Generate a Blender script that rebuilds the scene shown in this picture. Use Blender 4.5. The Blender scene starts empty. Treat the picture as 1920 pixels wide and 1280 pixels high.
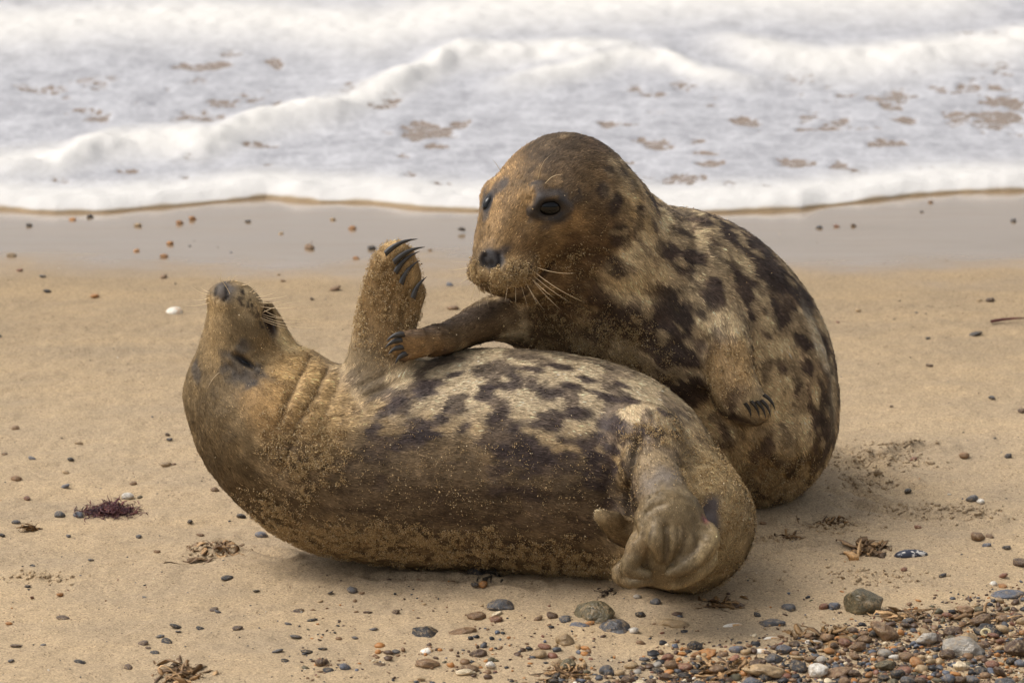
import bpy, math, random
import numpy as np
from mathutils import Vector
from mathutils.bvhtree import BVHTree

SC = bpy.context.scene
COL = SC.collection
R = math.radians

# ------------------------------------------------------------------ camera
PITCH = R(15.0)            # looking down at the beach
DIST = 11.0                # lens to the seals
CAMP = np.array([0.0, -DIST * math.cos(PITCH), 0.41 + DIST * math.sin(PITCH)])
FWD = np.array([0.0, math.cos(PITCH), -math.sin(PITCH)])
UPV = np.array([0.0, math.sin(PITCH), math.cos(PITCH)])
RGT = np.array([1.0, 0.0, 0.0])
K = 0.0011                 # metres per photograph pixel at the seals

cam = bpy.data.cameras.new("camera")
cam.sensor_width = 36.0
cam.lens = 36.0 * DIST / (1920 * K)
cam.clip_end = 20000.0
cam.clip_start = 0.1
cam.dof.use_dof = True
cam.dof.focus_distance = DIST - 0.32
cam.dof.aperture_fstop = 6.0
cam.dof.aperture_blades = 9
camo = bpy.data.objects.new("camera", cam)
COL.objects.link(camo)
camo.location = CAMP
camo.rotation_euler = (math.pi / 2 - PITCH, 0, 0)
SC.camera = camo

# ------------------------------------------------------------------ sky, sun, exposure
SUN_EL, SUN_AZ = R(56.0), R(-86.0)       # azimuth from +Y (away from the camera), to the left
sd = Vector((math.sin(SUN_AZ) * math.cos(SUN_EL), math.cos(SUN_AZ) * math.cos(SUN_EL), math.sin(SUN_EL)))
world = bpy.data.worlds.new("World")
SC.world = world
world.use_nodes = True
wn = world.node_tree
wn.nodes.clear()
sky = wn.nodes.new("ShaderNodeTexSky")
sky.sky_type = 'NISHITA'
sky.sun_disc = False
sky.sun_elevation = SUN_EL
sky.sun_rotation = SUN_AZ
sky.air_density = 1.0
sky.dust_density = 6.0
sky.ozone_density = 1.0
bg = wn.nodes.new("ShaderNodeBackground")
bg.inputs[1].default_value = 0.15
wo = wn.nodes.new("ShaderNodeOutputWorld")
hs = wn.nodes.new("ShaderNodeHueSaturation")          # thin cloud: the blue is washed out of the whole dome
hs.inputs["Saturation"].default_value = 0.30
wn.links.new(sky.outputs[0], hs.inputs["Color"])
wn.links.new(hs.outputs[0], bg.inputs[0])
wn.links.new(bg.outputs[0], wo.inputs[0])

sun = bpy.data.lights.new("sun", 'SUN')
sun.energy = 1.0
sun.angle = R(30.0)
sun.color = (1.0, 0.96, 0.91)
suno = bpy.data.objects.new("sun", sun)
COL.objects.link(suno)
suno.rotation_euler = sd.to_track_quat('Z', 'Y').to_euler()
suno.location = (-6, 4, 9)

SC.render.engine = 'CYCLES'
SC.cycles.use_denoising = True
SC.cycles.denoiser = 'OPENIMAGEDENOISE'
SC.cycles.denoising_input_passes = 'RGB_ALBEDO_NORMAL'
SC.cycles.max_bounces = 6
SC.cycles.diffuse_bounces = 3
SC.cycles.glossy_bounces = 2
SC.view_settings.view_transform = 'Standard'
SC.view_settings.look = 'None'
SC.view_settings.gamma = 1.0
SC.view_settings.use_curve_mapping = False
SC.view_settings.exposure = 0.26

# ------------------------------------------------------------------ helpers
rng = np.random.default_rng(11)
random.seed(5)


def ray(px, py):
    return DIST * FWD + (px - 960) * K * RGT + (640 - py) * K * UPV


def P(px, py, y):
    d = ray(px, py)
    t = (y - CAMP[1]) / d[1]
    return CAMP + d * t


def S(r, y):
    return r * K * ((y - CAMP[1]) / (DIST * math.cos(PITCH)))


def G(px, py, z=0.0):
    """where a line of sight meets the beach (which tips down towards the sea), z metres above it"""
    d = ray(px, py)
    g = CAMP + d * ((z - CAMP[2]) / d[2])
    for _ in range(6):
        zz = z - 0.035 * max(g[1] - 2.3, 0.0)
        g = CAMP + d * ((zz - CAMP[2]) / d[2])
    g[2] = z
    return g


def srgb(r, g, b):
    c = np.array([r, g, b], float) / 255.0
    return np.where(c <= 0.04045, c / 12.92, ((c + 0.055) / 1.055) ** 2.4)


def _hash(ix, iy, iz, seed):
    h = (ix.astype(np.uint32) * np.uint32(374761393) + iy.astype(np.uint32) * np.uint32(668265263)
         + iz.astype(np.uint32) * np.uint32(2147483647 & 0x7feb352d) + np.uint32(seed * 974711 + 17))
    h = (h ^ (h >> np.uint32(13))) * np.uint32(1274126177)
    h = (h ^ (h >> np.uint32(15))) * np.uint32(2246822519)
    return ((h ^ (h >> np.uint32(16))) & np.uint32(0xffffff)).astype(np.float32) / np.float32(0x7fffff) - 1.0


def noise(p, seed=0):
    p = np.asarray(p, np.float32)
    f = np.floor(p)
    i = f.astype(np.int64)
    w = p - f
    w = w * w * w * (w * (w * 6 - 15) + 10)
    out = 0
    for a in (0, 1):
        wa = w[:, 0] if a else 1 - w[:, 0]
        for b in (0, 1):
            wb = w[:, 1] if b else 1 - w[:, 1]
            for c in (0, 1):
                wc = w[:, 2] if c else 1 - w[:, 2]
                out = out + wa * wb * wc * _hash(i[:, 0] + a, i[:, 1] + b, i[:, 2] + c, seed)
    return out


def fbm(p, seed=0, oct=4, gain=0.5):
    p = np.asarray(p, np.float32)
    a, s, o = 1.0, 0.0, 0.0
    for k in range(oct):
        o = o + a * noise(p * (2.03 ** k), seed + k * 7)
        s += a
        a *= gain
    return o / s


def sstep(a, b, x):
    t = np.clip((x - a) / (b - a), 0, 1)
    return t * t * (3 - 2 * t)


def mesh_np(name, verts, faces, smooth=True):
    """faces: (n,k) int array or list of such arrays"""
    me = bpy.data.meshes.new(name)
    if not isinstance(faces, list):
        faces = [faces]
    nl = sum(f.size for f in faces)
    npoly = sum(len(f) for f in faces)
    me.vertices.add(len(verts))
    me.vertices.foreach_set("co", np.asarray(verts, np.float32).ravel())
    me.loops.add(nl)
    me.loops.foreach_set("vertex_index", np.concatenate([f.ravel() for f in faces]).astype(np.int32))
    me.polygons.add(npoly)
    starts, c = [], 0
    for f in faces:
        k = f.shape[1]
        starts.append(c + np.arange(len(f)) * k)
        c += f.size
    me.polygons.foreach_set("loop_start", np.concatenate(starts).astype(np.int32))
    if smooth:
        me.polygons.foreach_set("use_smooth", np.ones(npoly, bool))
    me.update(calc_edges=True)
    me.validate()
    return me


def attr_col(me, name, c):
    a = me.attributes.new(name, 'FLOAT_COLOR', 'POINT')
    c4 = np.ones((len(c), 4), np.float32)
    c4[:, :3] = c
    a.data.foreach_set("color", c4.ravel())


def attr_f(me, name, v):
    a = me.attributes.new(name, 'FLOAT', 'POINT')
    a.data.foreach_set("value", np.asarray(v, np.float32))


def attr_v(me, name, v):
    a = me.attributes.new(name, 'FLOAT_VECTOR', 'POINT')
    a.data.foreach_set("vector", np.asarray(v, np.float32).ravel())


def link(name, me, mat=None, parent=None, label=None, cat=None, group=None, kind=None):
    o = bpy.data.objects.new(name, me)
    COL.objects.link(o)
    if mat is not None and me is not None and len(me.materials) == 0:
        me.materials.append(mat)
    if parent is not None:
        o.parent = parent
    for k, v in (("label", label), ("category", cat), ("group", group), ("kind", kind)):
        if v:
            o[k] = v
    return o


class NT:
    """small node-graph helper"""
    def __init__(self, name):
        self.m = bpy.data.materials.new(name)
        self.m.use_nodes = True
        self.t = self.m.node_tree
        self.t.nodes.clear()
        self.out = self.n("ShaderNodeOutputMaterial")
        self.b = self.n("ShaderNodeBsdfPrincipled")
        self.l(self.b.outputs[0], self.out.inputs[0])

    def n(self, typ, **kw):
        nd = self.t.nodes.new(typ)
        for k, v in kw.items():
            setattr(nd, k, v)
        return nd

    def l(self, a, b):
        self.t.links.new(a, b)

    def put(self, sock, v):
        if hasattr(v, "links") or hasattr(v, "is_linked"):
            self.l(v, sock)
        else:
            if isinstance(v, (tuple, list, np.ndarray)) and len(v) == 3 and sock.type == 'RGBA':
                v = (*[float(q) for q in v], 1.0)
            sock.default_value = v

    def set(self, **kw):
        for k, v in kw.items():
            self.put(self.b.inputs[k.replace("_", " ")], v)

    def attr(self, name, out="Color"):
        a = self.n("ShaderNodeAttribute")
        a.attribute_name = name
        return a.outputs[out]

    def pos(self):
        return self.n("ShaderNodeNewGeometry").outputs["Position"]

    def objpos(self):
        return self.n("ShaderNodeTexCoord").outputs["Object"]

    def map(self, v, scale=(1, 1, 1), loc=(0, 0, 0)):
        m = self.n("ShaderNodeMapping")
        self.l(v, m.inputs[0])
        m.inputs["Scale"].default_value = scale
        m.inputs["Location"].default_value = loc
        return m.outputs[0]

    def noise(self, v, scale, detail=4, rough=0.55, col=False):
        t = self.n("ShaderNodeTexNoise")
        self.l(v, t.inputs["Vector"])
        t.inputs["Scale"].default_value = scale
        t.inputs["Detail"].default_value = detail
        t.inputs["Roughness"].default_value = rough
        return t.outputs["Color" if col else "Fac"]

    def ramp(self, f, stops, interp='LINEAR'):
        r = self.n("ShaderNodeValToRGB")
        r.color_ramp.interpolation = interp
        e = r.color_ramp.elements
        while len(e) < len(stops):
            e.new(0.5)
        for el, (p, c) in zip(e, stops):
            el.position = p
            if np.isscalar(c):
                c = (c, c, c)
            el.color = (*[float(q) for q in c], 1.0)
        self.l(f, r.inputs[0])
        return r.outputs[0]

    def mix(self, f, a, b, mode='MIX'):
        m = self.n("ShaderNodeMix", data_type='RGBA', blend_type=mode)
        self.put(m.inputs[0], f)
        self.put(m.inputs[6], a)
        self.put(m.inputs[7], b)
        return m.outputs[2]

    def math(self, op, a, b=0.0):
        m = self.n("ShaderNodeMath", operation=op)
        self.put(m.inputs[0], a)
        self.put(m.inputs[1], b)
        return m.outputs[0]

    def bump(self, h, strength=0.3, dist=0.01, normal=None):
        b = self.n("ShaderNodeBump")
        self.l(h, b.inputs["Height"])
        b.inputs["Strength"].default_value = strength
        b.inputs["Distance"].default_value = dist
        if normal is not None:
            self.l(normal, b.inputs["Normal"])
        return b.outputs[0]


# ------------------------------------------------------------------ sculpting field: smooth unions of swept shapes -> one skin
class Field:
    def __init__(self, lo, hi, h):
        self.lo, self.h = np.array(lo, float), h
        self.n = np.ceil((np.array(hi) - self.lo) / h).astype(int) + 1
        self.ax = [(self.lo[i] + h * np.arange(self.n[i])).astype(np.float32) for i in range(3)]
        self.D = np.full(self.n, 0.5, np.float32)

    def box(self, lo, hi):
        a = np.clip(((np.asarray(lo) - self.lo) / self.h).astype(int), 0, self.n - 1)
        b = np.clip(((np.asarray(hi) - self.lo) / self.h).astype(int) + 2, 1, self.n)
        sl = tuple(slice(a[i], b[i]) for i in range(3))
        x = self.ax[0][sl[0]][:, None, None]
        y = self.ax[1][sl[1]][None, :, None]
        z = self.ax[2][sl[2]][None, None, :]
        return sl, x, y, z

    def union(self, sl, d, k):
        D = self.D[sl]
        if k <= 0:
            np.minimum(D, d, out=D)
            return
        h = np.clip(0.5 + 0.5 * (D - d) / k, 0, 1)
        D[...] = D * (1 - h) + d * h - k * h * (1 - h)

    def cut(self, sl, d, k):
        D = self.D[sl]
        d = -d
        h = np.clip(0.5 - 0.5 * (D - d) / k, 0, 1)
        D[...] = D * (1 - h) + d * h + k * h * (1 - h)

    def sweep_d(self, pts, rad, pad):
        pts, rad = np.asarray(pts, float), np.asarray(rad, float)
        m = rad.max() + pad
        sl, x, y, z = self.box(pts.min(0) - m, pts.max(0) + m)
        best = np.full(self.D[sl].shape, 0.5, np.float32)
        base = [q.start for q in sl]
        for a, b, ra, rb in zip(pts[:-1], pts[1:], rad[:-1], rad[1:]):
            ms = max(ra, rb) + pad + 0.01
            s2, x, y, z = self.box(np.minimum(a, b) - ms, np.maximum(a, b) + ms)
            s2 = tuple(slice(max(q.start, w.start), min(q.stop, w.stop)) for q, w in zip(s2, sl))
            x, y, z = self.ax[0][s2[0]][:, None, None], self.ax[1][s2[1]][None, :, None], self.ax[2][s2[2]][None, None, :]
            loc = tuple(slice(q.start - o, q.stop - o) for q, o in zip(s2, base))
            ab = b - a
            L = max(float(ab @ ab), 1e-12)
            t = np.clip((x - a[0]) * (ab[0] / L) + (y - a[1]) * (ab[1] / L) + (z - a[2]) * (ab[2] / L), 0, 1)
            d = np.sqrt((x - a[0] - t * ab[0]) ** 2 + (y - a[1] - t * ab[1]) ** 2 + (z - a[2] - t * ab[2]) ** 2) - (ra + (rb - ra) * t)
            np.minimum(best[loc], d, out=best[loc], casting='unsafe')
        return sl, best

    def sweep(self, pts, rad, k=0.02, sub=True, flat=None):
        if sub:
            pts, rad = smooth_chain(pts, rad)
        if flat is not None:                     # flat = (axis, factor): squeezed along axis
            return self._flat(pts, rad, k, *flat)
        sl, d = self.sweep_d(pts, rad, k + 0.02)
        self.union(sl, d, k)

    def _flat(self, pts, rad, k, axis, fac):
        axis = np.asarray(axis, float)
        axis /= np.linalg.norm(axis)
        pts, rad = np.asarray(pts, float), np.asarray(rad, float)
        m = rad.max() + k + 0.02
        sl, x, y, z = self.box(pts.min(0) - m, pts.max(0) + m)
        best = None
        for a, b, ra, rb in zip(pts[:-1], pts[1:], rad[:-1], rad[1:]):
            ab = b - a
            abw = ab @ axis
            q = ab + axis * abw * (fac - 1)
            L = max(float(q @ q), 1e-12)
            dx, dy, dz = x - a[0], y - a[1], z - a[2]
            w = (dx * axis[0] + dy * axis[1] + dz * axis[2]) * (fac - 1)
            dx, dy, dz = dx + axis[0] * w, dy + axis[1] * w, dz + axis[2] * w
            t = np.clip((dx * q[0] + dy * q[1] + dz * q[2]) / L, 0, 1)
            d = np.sqrt((dx - t * q[0]) ** 2 + (dy - t * q[1]) ** 2 + (dz - t * q[2]) ** 2) - (ra + (rb - ra) * t)
            best = d if best is None else np.minimum(best, d)
        best = np.where(best < 0, best / fac * 1.3, best / (0.5 + 0.5 * fac))
        self.union(sl, best.astype(np.float32), k)

    def ell_d(self, c, axes, r, pad):
        """axes: 3x3 rows, r: 3 radii"""
        c, axes, r = np.asarray(c, float), np.asarray(axes, float), np.asarray(r, float)
        m = r.max() + pad
        sl, x, y, z = self.box(c - m, c + m)
        k0 = k1 = 0
        for i in range(3):
            q = (x - c[0]) * axes[i][0] + (y - c[1]) * axes[i][1] + (z - c[2]) * axes[i][2]
            k0 = k0 + (q / r[i]) ** 2
            k1 = k1 + (q / r[i] ** 2) ** 2
        k0, k1 = np.sqrt(k0), np.sqrt(k1) + 1e-9
        return sl, (k0 * (k0 - 1) / k1).astype(np.float32)

    def ell(self, c, axes, r, k=0.02, cut=False):
        sl, d = self.ell_d(c, axes, r, k + 0.02)
        (self.cut if cut else self.union)(sl, d, k)

    def skin(self, smooth=2):
        D = self.D
        s = D < 0
        c = np.zeros(np.array(D.shape) - 1, np.uint8)
        for i in (0, 1):
            for j in (0, 1):
                for k in (0, 1):
                    c += s[i:c.shape[0] + i, j:c.shape[1] + j, k:c.shape[2] + k]
        act = (c > 0) & (c < 8)
        I = np.argwhere(act)
        idx = np.full(c.shape, -1, np.int32)
        idx[act] = np.arange(len(I))
        acc = np.zeros((len(I), 3))
        cnt = np.zeros(len(I))
        for ax in range(3):
            o1, o2 = [a for a in range(3) if a != ax]
            for u in (0, 1):
                for v in (0, 1):
                    A = I.copy()
                    A[:, o1] += u
                    A[:, o2] += v
                    B = A.copy()
                    B[:, ax] += 1
                    da = D[A[:, 0], A[:, 1], A[:, 2]]
                    db = D[B[:, 0], B[:, 1], B[:, 2]]
                    mk = (da < 0) != (db < 0)
                    t = np.where(mk, da / np.where(mk, da - db, 1), 0)
                    q = A.astype(float)
                    q[:, ax] += t
                    acc[mk] += q[mk]
                    cnt[mk] += 1
        V = acc / cnt[:, None] * self.h + self.lo
        F = []
        for ax in range(3):
            o1, o2 = (ax + 1) % 3, (ax + 2) % 3
            s0 = [slice(1, -1)] * 3
            s1 = [slice(1, -1)] * 3
            s0[ax], s1[ax] = slice(0, -1), slice(1, None)
            a, b = s[tuple(s0)], s[tuple(s1)]
            for flip in (False, True):
                E = np.argwhere((a & ~b) if not flip else (~a & b))
                off = np.ones(3, int)
                off[ax] = 0
                E = E + off
                q = []
                for du, dv in ((0, 0), (-1, 0), (-1, -1), (0, -1)):
                    Z = E.copy()
                    Z[:, o1] += du
                    Z[:, o2] += dv
                    q.append(idx[Z[:, 0], Z[:, 1], Z[:, 2]])
                q = np.stack(q, 1)
                F.append(q[:, ::-1] if flip else q)
        F = np.concatenate(F)
        F = F[(F >= 0).all(1)]
        V = relax(V, F, smooth)
        return V, F


def relax(V, F, it, w=0.5, mask=None):
    e = np.concatenate([F[:, [0, 1]], F[:, [1, 2]], F[:, [2, 3]], F[:, [3, 0]]])
    n = len(V)
    deg = np.bincount(e[:, 0], minlength=n) + np.bincount(e[:, 1], minlength=n)
    for _ in range(it):
        a = np.stack([np.bincount(e[:, 0], V[e[:, 1], i], n) + np.bincount(e[:, 1], V[e[:, 0], i], n) for i in range(3)], 1)
        d = (a / np.maximum(deg, 1)[:, None] - V) * w
        V = V + (d if mask is None else d * mask[:, None])
    return V


def normals(V, F):
    fn = np.cross(V[F[:, 2]] - V[F[:, 0]], V[F[:, 3]] - V[F[:, 1]])
    n = np.zeros_like(V)
    for k in range(4):
        for i in range(3):
            n[:, i] += np.bincount(F[:, k], fn[:, i], len(V))
    return n / (np.linalg.norm(n, axis=1, keepdims=True) + 1e-12)


def smooth_chain(pts, rad, n=5):
    pts, rad = np.asarray(pts, float), np.asarray(rad, float)
    if len(pts) < 3:
        return pts, rad
    q = np.column_stack([pts, rad])
    q = np.vstack([2 * q[0] - q[1], q, 2 * q[-1] - q[-2]])
    out = []
    for i in range(1, len(q) - 2):
        for t in np.arange(n) / n:
            a, b, c, d = q[i - 1:i + 3]
            out.append(0.5 * (2 * b + (c - a) * t + (2 * a - 5 * b + 4 * c - d) * t * t + (3 * b - a - 3 * c + d) * t ** 3))
    out.append(q[-2])
    out = np.array(out)
    return out[:, :3], np.maximum(out[:, 3], 0.002)


def chain(*rows):
    """rows (px, py, depth, radius px) -> points, radii in metres"""
    return np.array([P(a, b, y) for a, b, y, r in rows]), np.array([S(r, y) for a, b, y, r in rows])
VOX = 0.0045
# ------------------------------------------------------------------ beach and sea
def axis(lo, hi, step, far, grow=1.35):
    a = list(np.arange(lo, hi + step * 0.5, step))
    s = step
    while a[-1] < far:
        s *= grow
        a.append(a[-1] + s)
    s = step
    b = []
    x = lo
    while x > -far:
        s *= grow
        x -= s
        b.append(x)
    return np.array(b[::-1] + a)


def grid_mesh(name, xs, ys, zf):
    X, Y = np.meshgrid(xs, ys, indexing='ij')
    p = np.stack([X.ravel(), Y.ravel()], 1)
    z = zf(p)
    V = np.column_stack([p, z])
    nx, ny = len(xs), len(ys)
    i = (np.arange(nx - 1)[:, None] * ny + np.arange(ny - 1)[None]).ravel()
    F = np.stack([i, i + ny, i + ny + 1, i + 1], 1)
    return V, F


SHORE = np.array([(-400, 385), (-200, 390), (0, 394), (100, 400), (200, 399), (300, 390), (400, 381), (500, 372), (600, 380), (700, 382), (800, 391), (900, 395), (1100, 400), (1300, 401), (1400, 398),
                  (1500, 394), (1600, 381), (1700, 369), (1800, 361), (1920, 358), (2100, 352), (2400, 356)], float)
SHW = np.array([G(a, b)[:2] for a, b in SHORE])


def shore_y(x):
    return np.interp(x, SHW[:, 0], SHW[:, 1]) + 0.012 * fbm(np.column_stack([x * 9, x * 0, x * 0]), 61, 3)


def p3(p, s, sy=None):
    return np.column_stack([p[:, 0] * s, p[:, 1] * (sy or s), np.zeros(len(p))])


TRACKS = [(1650, 862, 95, 26), (1760, 965, 110, 18), (1625, 905, 50, 18), (1560, 990, 60, 10), (1700, 835, 40, 8), (410, 1035, 60, 16), (60, 1085, 60, 8), (1450, 1015, 40, 8), (1640, 1085, 120, 14)]
TW = [(G(a, b)[:2], rx * K * 1.03, ry * K / math.sin(R(16.5))) for a, b, rx, ry in TRACKS]


SCRAPES = [np.array([G(a, b)[:2] for a, b in pl]) for pl in (
    [(1588, 848), (1640, 880), (1700, 902)], [(1600, 892), (1650, 906), (1722, 914)], [(1604, 872), (1690, 846), (1764, 836)], [(1592, 946), (1650, 962), (1704, 976), (1850, 978)],
    [(1600, 922), (1640, 938), (1676, 958)], [(1480, 985), (1560, 976), (1620, 990)], [(420, 1012), (470, 1030), (540, 1052)], [(700, 1090), (860, 1100), (1000, 1112)], [(1420, 1050), (1470, 1030), (1540, 1022)])]


def beach_z(p, fine=True):
    z = -0.035 * np.maximum(p[:, 1] - 2.3, 0) ** 1.0 * np.where(p[:, 1] < 30, 1, 0) - np.where(p[:, 1] < 30, 0, 0.97)
    near = (np.abs(p[:, 0]) < 2.2) & (p[:, 1] > -1.8) & (p[:, 1] < 3.6)
    q = p[near]
    if len(q):
        dry = 1 - sstep(1.7, 2.3, q[:, 1])
        a = 0.008 * fbm(p3(q, 2.2, 3.0), 71, 3) * (0.25 + 0.75 * dry)
        a += 0.0050 * fbm(p3(q, 14, 18), 72, 3) * dry
        a += 0.0034 * fbm(p3(q, 50), 73, 3) * dry
        for c, rx, ry in TW:
            d = np.sqrt(((q[:, 0] - c[0]) / rx) ** 2 + ((q[:, 1] - c[1]) / ry) ** 2)
            n = fbm(p3(q, 32, 22), 74, 3)
            a += (1 - sstep(0.45, 1.15, d + 0.4 * n)) * (0.011 * np.clip(n + 0.25, -0.25, 1) + 0.010 * np.clip(fbm(p3(q, 75), 76, 2), -0.1, 1))
        # sand pushed up around the two bodies
        for (x, y, rx, ry, h) in ((-0.05, -0.23, 0.60, 0.22, 0.012), (0.36, -0.45, 0.16, 0.14, 0.010), (0.48, 0.26, 0.20, 0.20, 0.012)):
            d = np.sqrt(((q[:, 0] - x) / rx) ** 2 + ((q[:, 1] - y) / ry) ** 2)
            a += h * (1 - sstep(0.7, 1.35, d + 0.25 * fbm(p3(q, 9), 78, 3)))
        for pl in SCRAPES:
            d = np.full(len(q), 9.0)
            nr = (q[:, 0] > pl[:, 0].min() - .06) & (q[:, 0] < pl[:, 0].max() + .06) & (q[:, 1] > pl[:, 1].min() - .08) & (q[:, 1] < pl[:, 1].max() + .08)
            if nr.any():
                b = np.full(nr.sum(), 9.0)
                for c0, c1 in zip(pl[:-1], pl[1:]):
                    e = c1 - c0
                    t = np.clip(((q[nr] - c0) @ e) / (e @ e), 0, 1)
                    b = np.minimum(b, np.hypot(*(q[nr] - c0 - t[:, None] * e).T))
                d[nr] = b
                d = d + 0.006 * fbm(p3(q, 30), 79, 2)
                a += -0.010 * np.exp(-(d / 0.014) ** 2) + 0.008 * np.exp(-((d - 0.028) / 0.012) ** 2) * (0.6 + 0.8 * fbm(p3(q, 45), 80, 2))
        z[near] += a
    return z


xs = axis(-1.42, 1.42, 0.0085, 4000)
ys = axis(-1.32, 3.35, 0.0115, 4000)
V, F = grid_mesh("beach", xs, ys, beach_z)
BZ = V[:, 2].reshape(len(xs), len(ys))


def ground(x, y):
    """height of the built beach at a point"""
    return float(BZ[min(np.searchsorted(xs, x), len(xs) - 1), min(np.searchsorted(ys, y), len(ys) - 1)])


m = NT("sand")
p = m.pos()
sep = m.n("ShaderNodeSeparateXYZ")
m.l(p, sep.inputs[0])
fine = m.noise(p, 480.0, 3, 0.7)
mid = m.noise(p, 130.0, 4, 0.65)
big = m.noise(m.map(p, (1.0, 2.2, 1.0)), 2.6, 4, 0.55)
c = m.mix(m.ramp(big, [(0.35, 0.0), (0.65, 1.0)]), tuple(srgb(164, 144, 116)), tuple(srgb(180, 156, 122)))
c = m.mix(1.0, c, m.ramp(fine, [(0.25, 0.72), (0.5, 1.0), (0.78, 1.26)]), 'MULTIPLY')
c = m.mix(1.0, c, m.ramp(mid, [(0.3, 0.90), (0.7, 1.08)]), 'MULTIPLY')
vor = m.n("ShaderNodeTexVoronoi")
m.l(p, vor.inputs["Vector"])
vor.inputs["Scale"].default_value = 360.0
sepc = m.n("ShaderNodeSeparateColor")
m.l(vor.outputs["Color"], sepc.inputs[0])
c = m.mix(1.0, c, m.ramp(sepc.outputs[0], [(0.0, 0.76), (0.5, 1.0), (1.0, 1.26)]), 'MULTIPLY')
speck = sepc.outputs[1]
c = m.mix(m.ramp(speck, [(0.955, 0.0), (0.97, 0.7)]), c, tuple(srgb(96, 72, 46)))
wetn = m.noise(m.map(p, (0.9, 1.5, 1.0)), 1.5, 5, 0.6)
wy = m.math('ADD', sep.outputs[1], m.math('MULTIPLY', m.math('SUBTRACT', wetn, 0.5), 1.0))
wet = m.ramp(m.math('MULTIPLY', m.math('SUBTRACT', wy, 1.9), 1.0), [(0.10, 0.0), (0.52, 1.0)], 'EASE')
damp = m.ramp(m.math('MULTIPLY', m.math('SUBTRACT', wy, 0.5), 0.5), [(0.1, 0.0), (0.85, 1.0)])
c = m.mix(damp, c, m.mix(1.0, c, (0.80, 0.78, 0.74), 'MULTIPLY'))
c = m.mix(m.math('MULTIPLY', wet, 0.85), c, tuple(srgb(146, 124, 98)))
m.set(Base_Color=c)
m.put(m.b.inputs['Specular IOR Level'], m.math('ADD', 0.3, m.math('MULTIPLY', wet, 0.4)))
m.put(m.b.inputs['Coat Weight'], m.math('MULTIPLY', wet, 0.7))
m.b.inputs['Coat Roughness'].default_value = 0.14
film = m.noise(m.map(p, (0.8, 5.0, 1.0)), 3.0, 5, 0.6)
rw = m.ramp(wet, [(0.0, 0.9), (0.5, 0.45), (1.0, 0.0)])
m.put(m.b.inputs["Roughness"], m.math('ADD', rw, m.math('MULTIPLY', wet, m.ramp(film, [(0.35, 0.08), (0.65, 0.26)]))))
hh = m.math('ADD', m.math('MULTIPLY', fine, 0.55), m.math('MULTIPLY', mid, 0.6))
b1 = m.n("ShaderNodeBump")
m.l(hh, b1.inputs["Height"])
b1.inputs["Distance"].default_value = 0.0028
m.l(m.math('SUBTRACT', 1.0, m.math('MULTIPLY', wet, 0.95)), b1.inputs["Strength"])
m.put(m.b.inputs["Normal"], b1.outputs[0])
M_SAND = m.m
link("beach", mesh_np("beach", V, F), M_SAND, label="damp golden sand running down to the wet edge of the surf", kind="structure")

# ---- surf
RIDGES = [  # crest line in the photograph, height, front width, back width
    ([(-300, 300), (0, 292), (120, 288), (200, 262), (300, 258), (390, 262), (460, 240), (540, 214), (640, 196), (760, 160), (860, 124), (980, 122), (1080, 118), (1190, 112), (1270, 108)], 0.046, 0.14, 0.24),
    ([(900, 170), (960, 166), (1080, 142), (1180, 122), (1250, 126), (1320, 146), (1400, 160), (1470, 152)], 0.030, 0.10, 0.14),
    ([(1290, 96), (1340, 100), (1420, 116), (1550, 124), (1700, 118), (1850, 100), (2000, 78), (2300, 60)], 0.026, 0.20, 0.26),
    ([(-300, 60), (0, 66), (300, 52), (700, 66), (1000, 40), (1300, 20), (1900, 10)], 0.012, 0.3, 0.4),
]
RW = []
for pl, h, wf, wb in RIDGES:
    RW.append((np.array([G(a, b, 0.05)[:2] for a, b in pl]), h, wf, wb))
HOLES = [(1268, 46, 62, 14, 0), (1200, 56, 60, 4, 0), (702, 190, 34, 14, 25), (470, 246, 18, 5, 0), (264, 274, 16, 6, 10), (372, 145, 40, 7, 0), (432, 123, 16, 5, 0), (238, 22, 28, 16, 0), (1890, 98, 60, 6, 5),
         (1885, 155, 20, 9, 20), (1880, 200, 46, 8, 5), (1870, 222, 30, 10, 10), (1662, 268, 38, 9, -15), (1690, 229, 22, 7, 0), (1668, 190, 16, 4, 0), (1580, 190, 14, 4, 0), (1402, 234, 22, 7, 10),
         (1318, 266, 17, 6, 0), (800, 250, 42, 11, 5), (822, 274, 20, 8, 0), (868, 236, 18, 7, 0), (766, 292, 20, 6, 5), (828, 338, 14, 5, 0), (764, 324, 12, 5, 0), (1145, 236, 40, 7, 5), (1230, 268, 26, 7, 5),
         (1330, 284, 18, 5, 10), (1490, 302, 34, 8, 8), (1580, 305, 22, 10, -10), (1620, 316, 24, 5, 0), (1740, 312, 15, 4, 0), (1510, 246, 44, 4, 0), (1330, 303, 20, 4, 0), (1260, 330, 50, 8, 0), (1370, 342, 10, 5, 0),
         (1450, 342, 12, 4, 0), (240, 316, 22, 4, 10), (110, 332, 14, 4, 0), (345, 326, 12, 4, 0), (500, 304, 14, 3, 0), (490, 270, 22, 4, 0), (360, 294, 10, 3, 0), (520, 138, 16, 8, 0), (2, 30, 6, 12, 0), (1420, 10, 50, 4, 0),
         (1140, 14, 20, 4, 0), (1115, 330, 20, 5, 0), (1180, 300, 16, 4, 0), (700, 210, 30, 5, 20)]
HW = []
for a, b, rx, ry, an in HOLES:
    c_ = G(a, b, 0.03)
    s_ = (c_[1] - CAMP[1]) / (DIST * math.cos(PITCH))
    HW.append((c_[:2], rx * K * s_, ry * K * s_ / math.sin(R(14.0)), R(an)))


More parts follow.
